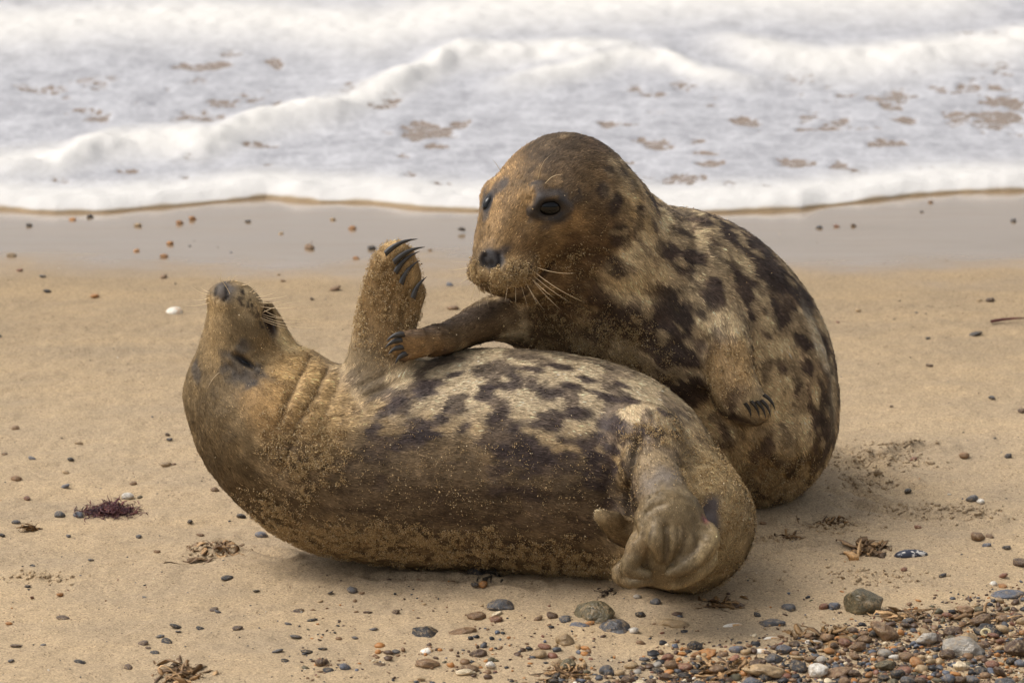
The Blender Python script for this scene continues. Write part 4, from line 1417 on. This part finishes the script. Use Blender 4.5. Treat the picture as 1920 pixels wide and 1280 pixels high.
# stones one can point at
for row in ((1615, 1143, 84, "olive", "large rough brown rock standing alone at the top of the shingle", "rock", 5, 0.1),
            (1850, 1186, 62, "black", "glossy black flint with a pale ring on it", "flint", 0, 0.25),
            (1808, 1222, 84, "pale grey", "long pale crusted flint beside the glossy black flint", "flint", 3, 0.35),
            (1888, 1114, 70, "blue grey", "smooth blue grey cobble at the top of the shingle", "cobble", 2, 0.3),
            (1438, 1266, 100, "tan", "largest flat tan slab at the bottom of the shingle", "flat_stone", 1, 0.15),
            (1448, 1168, 56, "slate grey", "rounded slate grey cobble beside a white shell fragment", "cobble", 4, 0.3),
            (1660, 1196, 66, "brown", "upright brown flint in the middle of the shingle", "flint", 7, 0.0),
            (1380, 1140, 34, "dark brown", "dark amber pebble nearest the rump of the lying seal", "pebble", 0, 0.3),
            (940, 1142, 58, "slate grey", "dark green grey stone alone in front of the lying seal", "stone", 6, 0.3),
            (931, 1157, 26, "cream", "cream pebble touching the dark green grey stone", "pebble", 2, 0.3),
            (1112, 1158, 82, "olive", "mottled olive flint with ochre patches below the hind flipper", "flint", 3, 0.3),
            (1086, 1176, 40, "blue grey", "smooth lilac grey stone against the mottled olive flint", "stone", 2, 0.3),
            (1104, 1172, 26, "orange", "ochre pebble wedged against the mottled olive flint", "pebble", 4, 0.2),
            (1152, 1180, 66, "slate grey", "speckled dark stone beside the mottled olive flint", "stone", 6, 0.35),
            (1264, 1170, 76, "tan", "half buried tan stone below the rump of the lying seal", "stone", 1, 0.35),
            (870, 1190, 60, "brown", "half buried orange brown stone at the near edge of bare sand", "stone", 7, 0.35),
            (800, 1190, 56, "black", "long dark half buried stone beside the orange brown stone", "stone", 3, 0.42),
            (866, 436, 17, "black", "black stone standing up on the wet sand beside the dark seal's muzzle", "stone", 1, -0.35),
            (1828, 627, 30, "black", "largest dark pebble on the open sand behind the dark seal", "pebble", 2, 0.3),
            (1912, 1056, 40, "dark brown", "lumpy dark brown stone near the mussel shell", "stone", 5, 0.2),
            (802, 1248, 50, "brown", "brown cobble in the pebble patch below the lying seal", "cobble", 4, 0.25),
            (874, 1262, 40, "cream", "pale crusted stone in the pebble patch below the lying seal", "stone", 3, 0.15),
            (1570, 1262, 60, "brown", "smooth brown cobble beside the tan slab", "cobble", 2, 0.2),
            (1790, 1180, 44, "dark brown", "brown cobble beside the glossy black flint", "cobble", 0, 0.2),
            (1322, 1228, 44, "orange", "orange and brown pebble at the shingle's edge", "pebble", 2, 0.25),
            (1750, 1200, 40, "dark brown", "dark brown flint above the white crusted flint", "flint", 5, 0.2)):
    x, y, w_, c_, lab, nm, k, sk = row
    o = put_stone(x, y, w_, c_, lab, name=nm, mesh=SMB[k], sink=sk, jitter=False, rz=(rng.normal(0, .25)), cat=nm.replace("_", " "))
    if nm in ("stone", "cobble", "pebble", "flat_stone") and not lab.startswith("black stone"):      # worn stones lie flat and half sunk
        o.scale[2] *= 0.72
        o.location.z -= o.scale[0] * 0.14
    if lab.startswith("glossy black"):
        ring = bpy.data.meshes.new("pale_ring")
        import bmesh
        bm = bmesh.new()
        nn_ = 20
        vs = []
        for i in range(nn_):
            a = 2 * math.pi * i / nn_
            for (rr, zz) in ((0.12, 0.0), (0.20, 0.05), (0.28, 0.0), (0.2, -0.05)):
                vs.append(bm.verts.new((rr * math.cos(a) * 1.2, zz, rr * math.sin(a))))
        for i in range(nn_):
            j = (i + 1) % nn_
            for k2 in range(4):
                bm.faces.new((vs[i * 4 + k2], vs[i * 4 + (k2 + 1) % 4], vs[j * 4 + (k2 + 1) % 4], vs[j * 4 + k2]))
        bm.to_mesh(ring)
        bm.free()
        ro = link("pale_ring", ring, plain("flint_rind", srgb(196, 180, 140), 0.7, 0.2, 0, 0.2), o)
        ro.location = (-0.05, -0.52, 0.30)
        ro.rotation_euler = (-0.75, 0, 0)

# pebbles lying singly on the sand
LOOSE_LIST = [(55, 424, 14, 0), (136, 413, 14, 5), (169, 408, 15, 0), (258, 424, 17, 6), (337, 419, 16, 5), (361, 412, 17, 5), (465, 416, 15, 1), (256, 471, 13, 5), (319, 458, 14, 5), (308, 482, 17, 5),
         (22, 481, 20, 6), (37, 508, 13, 8), (80, 520, 15, 1), (88, 547, 17, 0), (178, 555, 20, 5), (307, 521, 20, 4), (581, 466, 22, 4), (660, 429, 17, 5), (624, 412, 12, 6), (527, 438, 11, 6), (697, 467, 18, 0),
         (668, 486, 13, 5), (628, 543, 24, 4), (585, 561, 10, 3), (849, 581, 24, 4), (843, 537, 14, 2), (508, 575, 10, 5), (522, 516, 9, 6), (530, 528, 10, 4), (806, 470, 9, 4),
         (29, 803, 18, 4), (147, 828, 19, 6), (314, 814, 12, 3), (317, 822, 12, 1), (8, 850, 13, 4), (30, 898, 22, 4), (133, 861, 15, 0), (60, 858, 16, 2), (123, 882, 19, 6), (123, 910, 19, 2), (250, 902, 15, 4),
         (51, 935, 16, 8), (112, 967, 23, 1), (30, 979, 18, 1), (58, 985, 16, 8), (4, 1007, 12, 0), (128, 1008, 14, 1), (325, 869, 12, 4), (310, 871, 24, 6), (452, 964, 20, 0), (476, 966, 18, 11), (490, 1002, 28, 2),
         (295, 1034, 15, 4), (52, 1101, 13, 0), (113, 1117, 18, 5), (60, 1121, 12, 8), (60, 1060, 10, 0), (375, 1000, 18, 4), (16, 1170, 16, 5), (356, 976, 12, 0), (402, 920, 18, 4), (148, 967, 22, 2), (62, 1062, 9, 1), (260, 1007, 12, 1),
         (240, 930, 26, 9), (262, 930, 14, 10), (0, 634, 10, 0), (1857, 564, 20, 3), (1836, 564, 12, 6), (1743, 688, 14, 3), (1860, 747, 15, 1), (1915, 773, 18, 3), (1571, 602, 11, 8), (1609, 583, 11, 6), (1713, 861, 17, 8),
         (1807, 859, 22, 4), (1890, 858, 16, 0), (1702, 924, 15, 0), (1823, 941, 26, 1), (1838, 944, 17, 9), (1721, 994, 18, 8), (1850, 1028, 19, 2), (1888, 1031, 22, 0), (1832, 1013, 30, 4), (1855, 1010, 18, 4), (1695, 1067, 14, 8),
         (1768, 1079, 18, 0), (1410, 1006, 16, 0), (1530, 602, 7, 6), (1686, 563, 7, 3), (1718, 584, 8, 1), (1740, 637, 9, 0), (1672, 765, 10, 3), (1865, 822, 8, 1), (1780, 924, 8, 9), (1640, 880, 8, 8), (1550, 865, 8, 3),
         (1880, 1080, 22, 8), (1862, 1092, 16, 9), (1880, 1095, 18, 5), (1430, 990, 20, 4), (1555, 935, 8, 3), (1568, 425, 14, 8), (1600, 424, 12, 3), (1536, 428, 14, 1), (1900, 415, 12, 1), (1728, 398, 9, 1), (1745, 380, 10, 4),
         (1545, 1139, 22, 8), (1564, 1138, 26, 2), (1478, 1142, 30, 1), (1420, 1156, 18, 0), (1332, 1112, 16, 5), (786, 1098, 18, 8), (845, 1100, 22, 4), (895, 1090, 40, 0), (905, 1113, 22, 5), (890, 1114, 18, 0), (895, 1160, 40, 4), (930, 1166, 26, 8),
         (660, 1115, 22, 1), (665, 1196, 16, 1), (678, 1118, 12, 4), (742, 1152, 18, 3), (1010, 1165, 20, 4), (1035, 1160, 24, 3), (1060, 1168, 26, 1), (1188, 1184, 20, 9), (1200, 1158, 22, 0), (1230, 1140, 24, 1), (1195, 1132, 18, 11)]
LAND = [(207, 956, "purple weed tangle"), (327, 588, "white domed shell"), (410, 1040, "flattened tan fronds"), (345, 1266, "crumpled tan brown weed clump"), (866, 436, "upright black stone on the wet sand"),
        (1706, 1042, "mussel shell"), (1622, 1036, "pale tan weed clump"), (1890, 604, "dark red stalk"), (1615, 1143, "rough brown rock"), (1850, 1186, "glossy black flint"), (1808, 1222, "long pale crusted flint"),
        (1888, 1114, "smooth blue grey cobble"), (1438, 1262, "tan slab"), (1112, 1158, "mottled olive flint"), (940, 1142, "dark green grey stone"), (1264, 1170, "half buried tan stone"), (802, 1248, "brown cobble in the patch"),
        (1660, 1196, "upright brown flint"), (720, 470, "raised flipper's claws"), (420, 530, "lying seal's nose"), (1440, 960, "dark seal's foot on the sand"), (560, 1030, "lying seal's shoulder"), (60, 994, "small scrap of brown weed"),
        (1322, 1228, "orange and brown pebble"), (1540, 1196, "brown leathery fronds"), (1570, 1262, "smooth brown cobble")]
ORD = ["", "second ", "third ", "fourth ", "fifth ", "sixth ", "seventh ", "eighth ", "ninth ", "tenth ", "eleventh ", "twelfth "]


def by_landmark(items):
    """items (x, y, width, colour) -> a label each that counts out from the nearest landmark"""
    near, out = {}, [None] * len(items)
    for i, (x, y, w_, k) in enumerate(items):
        d, nm = min((math.hypot(x - a, (y - b) * 1.8), t) for a, b, t in LAND)
        near.setdefault((nm, k), []).append((d, i))
    for (nm, k), v in near.items():
        for r_, (d, i) in enumerate(sorted(v)):
            size = "small " if items[i][2] < 16 else ("big " if items[i][2] > 40 else "")
            out[i] = "%s%s pebble %sclosest to the %s" % (size, k, ORD[min(r_, 11)], nm)
    return out


SINGLES = [(x, y, w_, PN[k]) for x, y, w_, k in LOOSE_LIST]
# shingle bank
cand = rng.random((15000, 2)) * np.array([1400, 260]) + np.array([590, 1050])
kept = []
nclus = noise(np.column_stack([cand[:, 0] / 90, cand[:, 1] / 34, cand[:, 0] * 0]), 131)
for (x, y), ncl in zip(cand, nclus):
    dr = np.clip((x - 1330) / 420 + (y - 1215) / 70, 0, 1.6) * (y > 1105 + max(0, (1700 - x)) * 0.10)
    dl = 0.0
    if x < 1420 and y > 1180:
        dl = np.clip((y - 1175) / 110, 0, 1) * np.clip(ncl * 1.6 + 0.28, 0, 1) * (0.55 if x > 660 else 0.25)
    if rng.random() > max(dr, dl):
        continue
    w_ = float(np.clip(np.exp(rng.normal(3.10, 0.42)), 12, 64))
    if dl > dr:
        w_ *= 0.85
    ok = True
    for (a, b, c2) in kept:
        if ((x - a) / (0.36 * (w_ + c2))) ** 2 + ((y - b) / (0.18 * (w_ + c2))) ** 2 < 1:
            ok = False
            break
    if ok:
        kept.append((x, y, w_))
kept.sort(key=lambda t: -t[2])
prob = np.array([.15, .10, .05, .19, .21, .10, .09, .03, .05, .005, .05, .01])
prob /= prob.sum()
items = [(x, y, w_, PN[rng.choice(len(PN), p=prob)]) for x, y, w_ in kept[:168]]
labs = by_landmark(SINGLES + items)
for (x, y, w_, k), lab in zip(SINGLES, labs):
    put_stone(x, y, w_, k, lab, "pebbles lying singly on the sand", sink=0.22)
for (x, y, w_, k), lab in zip(items, labs[len(SINGLES):]):
    put_stone(x, y, w_, k, lab, "pebbles of the shingle bank", sink=0.05 if x > 1500 else 0.22)


def grit(name, pts, size, cols, label, mat, sub=1, squash=0.6):
    b = ico("t", sub)
    co = np.array([v.co for v in b.vertices])
    tr = np.array([list(p.vertices) for p in b.polygons])
    bpy.data.meshes.remove(b)
    n = len(pts)
    q, _ = np.linalg.qr(rng.normal(size=(n, 3, 3)))
    sc = np.stack([np.ones(n), 0.6 + 0.4 * rng.random(n), squash * (0.6 + 0.6 * rng.random(n))], 1)
    v = (co[None] * (0.8 + 0.4 * rng.random((n, len(co), 1))) * sc[:, None]) @ q
    v = pts[:, None] + v * size[:, None, None] * np.array([1, 1, squash])
    f = tr[None] + (np.arange(n) * len(co))[:, None, None]
    me = mesh_np(name, v.reshape(-1, 3), f.reshape(-1, 3))
    attr_col(me, "coat", np.repeat(cols, len(co), 0))
    return link(name, me, mat, label=label, kind="stuff")


# the fine pebbles between them, too many to count
n = 5200
x = rng.random(n * 4) * 1420 + 560
y = rng.random(n * 4) * 250 + 1050
pr = np.clip((x - 1300) / 420 + (y - 1200) / 80, 0, 1) + 0.16 * np.clip((y - 1090) / 150, 0, 1) * np.clip(0.4 + 1.5 * noise(np.column_stack([x / 70, y / 26, x * 0]), 133), 0, 1)
s_ = rng.random(n * 4) < pr
x, y = x[s_][:n], y[s_][:n]
pts = np.array([G(a, b) for a, b in zip(x, y)])
pts[:, 2] = beach_z(pts[:, :2]) + 0.0008
size = np.exp(rng.normal(math.log(0.0038), 0.42, len(pts)))
pc = np.array([srgb(*PAL[k]) for k in PN])
m_ = NT("fine_shingle")
m_.set(Base_Color=m_.attr("coat"), Roughness=0.5, Specular_IOR_Level=0.4)
M_GRIT = m_.m
grit("fine_shingle", pts, size, pc[rng.choice(len(PN), len(pts), p=prob)], "fine gravel between the pebbles of the shingle bank", M_GRIT)
rest = np.array(kept[168:])
pts = np.array([G(a, b) for a, b, _ in rest])
pts[:, 2] = beach_z(pts[:, :2]) + 0.002
grit("small_shingle", pts, rest[:, 2] * 0.5 * K, pc[rng.choice(len(PN), len(pts), p=prob)], "the smaller stones filling the shingle bank", M_GRIT, 2, 0.7)
# specks of shell and stone over the sand
n = 1500
x = rng.random(n) * 2000 - 40
y = 420 + 880 * rng.random(n) ** 0.62
pts = np.array([G(a, b) for a, b in zip(x, y)])
pts[:, 2] = beach_z(pts[:, :2]) + 0.0004
size = np.exp(rng.normal(math.log(0.0017), 0.4, n))
grit("shell_grit", pts, size, pc[rng.choice(len(PN), n, p=[.3, .15, .03, .15, .15, .05, .05, .03, .05, .02, .02, 0])], "specks of dark grit scattered over the sand", M_GRIT)
# crumbs of damp sand in the scuff marks
P_ = []
for (c2, rx, ry), nn_ in zip(TW, (380, 420, 180, 120, 90, 110, 80, 60, 110)):
    a = rng.normal(0, 0.5, (nn_, 2))
    P_.append(np.column_stack([c2[0] + a[:, 0] * rx, c2[1] + a[:, 1] * ry]))
P_ = np.concatenate(P_)
pts = np.column_stack([P_, beach_z(P_) + 0.001])
size = np.exp(rng.normal(math.log(0.0026), 0.5, len(pts)))
grit("sand_crumbs", pts, size, np.tile(srgb(176, 146, 104), (len(pts), 1)), "crumbs of damp sand along the scuff marks", M_SAND, 2, 0.8)


# ---- weed, shells, twig
def ribbons(name, c, size, n, length, width, cols, seed, curl=1.0, thick=0.14, lift=0.28):
    """a heap of curled fronds"""
    r = np.random.default_rng(seed)
    vs, fs, cc = [], [], []
    for i in range(n):
        p = np.array([r.normal(0, 0.42), r.normal(0, 0.42), 0.0]) * size
        p[2] = abs(r.normal(0, 0.35)) * size[2] * math.exp(-((p[0] / size[0]) ** 2) * 1.5)
        d = r.normal(size=3) * np.array([1.0, 0.7, lift])
        d /= np.linalg.norm(d)
        L = length * math.exp(r.normal(0, 0.35))
        m_n = 6
        b0 = len(vs)
        col = cols[r.integers(len(cols))] * math.exp(r.normal(0, 0.25))
        wv = width * math.exp(r.normal(0, 0.3))
        up = r.normal(size=3) * 0.45 + np.array([0, 0, 1.0])
        for j in range(m_n):
            t = j / (m_n - 1)
            s = np.cross(d, up)
            s /= np.linalg.norm(s) + 1e-9
            nn2 = np.cross(s, d)
            ww = wv * (0.35 + 1.2 * math.sin(math.pi * min(t + 0.12, 1.0))) * 0.7
            for (a, b) in ((-1, 0), (0, thick), (1, 0), (0, -thick)):
                vs.append(c + p + s * ww * a + nn2 * ww * b)
            p = p + d * L / m_n
            d = d + r.normal(0, 0.38 * curl, 3)
            d[2] -= 0.15 + max(0, p[2] / size[2] - 1) * 0.6
            if p[2] < 0.001:
                d[2] = abs(d[2]) * 0.4
            d /= np.linalg.norm(d)
            cc += [col] * 4
        for j in range(m_n - 1):
            for k in range(4):
                fs.append([b0 + j * 4 + k, b0 + j * 4 + (k + 1) % 4, b0 + (j + 1) * 4 + (k + 1) % 4, b0 + (j + 1) * 4 + k])
    V = np.array(vs)
    gz = beach_z(V[:, :2])
    V[:, 2] = np.maximum(V[:, 2] + gz, gz - 0.002)
    me = mesh_np(name, V, np.array(fs))
    attr_col(me, "coat", np.clip(np.array(cc), 0, .9))
    return me


m_ = NT("weed")
m_.set(Base_Color=m_.mix(1.0, m_.attr("coat"), m_.ramp(m_.noise(m_.pos(), 300.0, 3), [(0.3, 0.7), (0.7, 1.3)]), 'MULTIPLY'), Roughness=0.5, Specular_IOR_Level=0.35)
M_WEED = m_.m
PUR = [srgb(78, 40, 44), srgb(96, 52, 54), srgb(58, 32, 38), srgb(112, 70, 62)]
TANW = [srgb(150, 118, 80), srgb(172, 138, 96), srgb(122, 94, 62), srgb(104, 80, 54)]
BRW = [srgb(104, 78, 46), srgb(128, 98, 60), srgb(84, 62, 40), srgb(146, 114, 74)]
for (x, y, wx, dy_, hz, n_, L, wd, cols, lab) in (
        (207, 956, 58, .050, .022, 620, .026, .0013, PUR, "dark purple red tangle of seaweed on the sand beside the lying seal"),
        (410, 1040, 48, .07, .006, 40, .04, .0050, TANW, "flattened tan fronds of weed just below the lying seal's shoulder"),
        (345, 1266, 40, .06, .014, 60, .04, .0055, TANW, "crumpled tan brown weed clump at the near edge of the sand"),
        (1622, 1036, 34, .05, .026, 50, .040, .0062, TANW, "crumpled pale tan weed clump beside the mussel shell"),
        (60, 994, 22, .03, .010, 16, .03, .0050, BRW, "small scrap of brown weed below the purple tangle"),
        (1560, 988, 50, .03, .006, 30, .04, .0030, BRW, "thin strip of dark weed on the scuffed sand below the dark seal"),
        (1480, 1010, 26, .03, .005, 16, .03, .0026, BRW, "short wisps of weed beside the lying seal's rump"),
        (1400, 1252, 40, .05, .02, 40, .04, .0060, TANW, "leafy tan weed between the shingle and the tan slab"),
        (1330, 1262, 40, .05, .016, 40, .04, .0056, TANW, "dry pale fronds at the near edge of the shingle"),
        (1690, 1160, 46, .05, .012, 30, .05, .0050, TANW, "flat strip of tan weed beside the rough brown rock"),
        (1540, 1196, 50, .05, .018, 40, .045, .0056, BRW, "brown leathery fronds lying among the shingle"),
        (1350, 1140, 50, .04, .008, 36, .03, .0040, BRW, "scattered brown weed scraps below the lying seal's rump"),
        (1060, 1262, 46, .05, .012, 90, .03, .0035, TANW, "sandy strip of dead weed along the near edge of the sand"),
        (1850, 1160, 60, .04, .010, 26, .05, .0050, TANW, "torn pale weed above the glossy black flint"),
        (920, 1095, 26, .02, .006, 16, .03, .0030, [srgb(52, 50, 46), srgb(70, 62, 50)], "black wisp of weed just in front of the lying seal"),
        (1140, 1092 + 30, 26, .02, .005, 14, .03, .0020, [srgb(62, 50, 40)], "thin dark stalks below the lying seal's hind flipper")):
    c = G(x, y)
    c[2] = 0
    s_ = np.array([wx * K, dy_, hz])
    link("seaweed", ribbons("seaweed", c, s_, n_, L, wd, cols, int(x + y), 1.2 if wd < .002 else 0.9), M_WEED, label=lab, cat="seaweed")


def half_shell(name, px, py, w, mat, label, ratio=0.6, tall=0.45, pointed=0.5, ribs=0, rz=0.0, tilt=0.0):
    g = G(px, py)
    s = w * 0.5 * K * ((g[1] - CAMP[1]) / (DIST * math.cos(PITCH)))
    vs, fs = [], []
    nu, nv = 28, 9
    for shell in (1.0, 0.90):
        for j in range(nv):
            r = j / (nv - 1)
            for i in range(nu):
                a = 2 * math.pi * i / nu
                rr = r * (1 - pointed * 0.5 * (1 + math.cos(a)) * 0.6)
                h = math.sqrt(max(0, 1 - r * r)) * tall
                k = 1 + (0.03 * math.cos(a * ribs) if ribs else 0)
                vs.append((math.cos(a) * r * (1 + 0.25 * pointed * max(0, math.cos(a))) * k * shell, math.sin(a) * rr * ratio * k * shell, h * k * shell - (0.03 if shell < 1 else 0)))
    for q in (0, 1):
        o_ = q * nu * nv
        for j in range(nv - 1):
            for i in range(nu):
                k = (i + 1) % nu
                f = [o_ + j * nu + i, o_ + j * nu + k, o_ + (j + 1) * nu + k, o_ + (j + 1) * nu + i]
                fs.append(f if q else f[::-1])
    e0, e1 = (nv - 1) * nu, nu * nv + (nv - 1) * nu
    for i in range(nu):
        k = (i + 1) % nu
        fs.append([e0 + i, e1 + i, e1 + k, e0 + k])
    me = mesh_np(name, np.array(vs), np.array(fs))
    o = link(name, me, mat, label=label, cat="shell")
    o.location = (g[0], g[1], ground(g[0], g[1]) - 0.002)
    o.scale = (s, s, s)
    o.rotation_euler = (tilt, 0, rz)
    return o


def shell_mat(name, a, b, lo=0.5, hi=0.56, sc=2.0):
    m = NT(name)
    p = m.objpos()
    c = m.mix(m.ramp(m.noise(m.map(p, (1, 2.5, 1)), sc, 4, 0.6), [(lo, 0.0), (hi, 1.0)]), tuple(a), tuple(b))
    m.set(Base_Color=c, Roughness=0.32, Specular_IOR_Level=0.5)
    return m.m


M_MUS = shell_mat("mussel_shell", srgb(44, 46, 58), srgb(206, 200, 190), 0.55, 0.59)
M_PALE = shell_mat("pale_shell", srgb(226, 218, 202), srgb(196, 150, 92), 0.50, 0.62, 1.2)
half_shell("mussel_shell", 1706, 1042, 64, M_MUS, "dark blue mussel shell with white worn patches on the sand", 0.55, 0.42, 0.6, 0, 0.15)
half_shell("cockle_shell", 327, 588, 34, M_PALE, "white domed shell with a tan side behind the lying seal's head", 0.9, 0.75, 0.1, 16, 0.4)
half_shell("shell_fragment", 1372, 1172, 40, M_PALE, "white shell fragment at the top edge of the shingle", 0.35, 0.3, 0.6, 0, 0.35)
half_shell("shell_fragment", 1425, 1222, 34, M_PALE, "white shell half buried above the tan slab", 0.6, 0.45, 0.3, 0, 0.1)
half_shell("limpet_shell", 800, 1222, 30, M_PALE, "white crusted shell in the pebble patch", 0.8, 0.5, 0.2, 9, 0.9)
half_shell("shell_fragment", 1445, 1198, 30, M_PALE, "cream shell sliver between two grey stones on the shingle", 0.35, 0.3, 0.5, 0, 0.2)
half_shell("shell_fragment", 808, 1225 - 5, 24, M_PALE, "thin pale shell beside the white crusted shell", 0.4, 0.3, 0.5, 0, 0.5)

# dark flakes washed along the near sand
fl_pts = [(620, 1115), (700, 1180), (690, 1150), (330, 1175), (334, 1184), (268, 1205), (312, 1202), (540, 1168), (560, 1145), (535, 1240), (408, 1145), (400, 1140), (425, 1088), (170, 1056), (118, 1158), (375, 1178), (520, 1222), (600, 1200),
          (605, 1218), (555, 1190), (278, 1212), (290, 1225), (80, 1208), (30, 1212), (585, 1160), (742, 1222), (712, 1245), (480, 1108), (272, 1122), (640, 1250), (575, 1222), (300, 1192), (445, 1180), (150, 1240), (20, 1240), (240, 1250), (615, 1262)]
fm = stone_mesh(300, 2, 0.9, 0.22)
FLAB = by_landmark([(x, y, 20, ['black', 'slate grey', 'dark brown'][i % 3]) for i, (x, y) in enumerate(fl_pts)])
for i, (x, y) in enumerate(fl_pts):
    o = put_stone(x, y, 12 + 16 * rng.random(), ["black", "slate grey", "dark brown"][i % 3], FLAB[i].replace("pebble", "flat flake"),
                  "flakes on the near sand", "shell_flake", fm, 0.36, cat="shell flake")

p0, p1 = P(1860, 607, 0), P(1930, 601, 0)
g0, g1 = G(1858, 607), G(1936, 601)
g0[2] = g1[2] = 0.006
link("twig", horn("twig", g0, g1, np.array([0, 1.0, 0.2]), 0.0048, 0.06, 8, 6), plain("red_stalk", srgb(92, 46, 42), 0.6, 0.3, 0, 0.3), label="dark red stalk lying on the sand behind the dark seal", cat="twig")
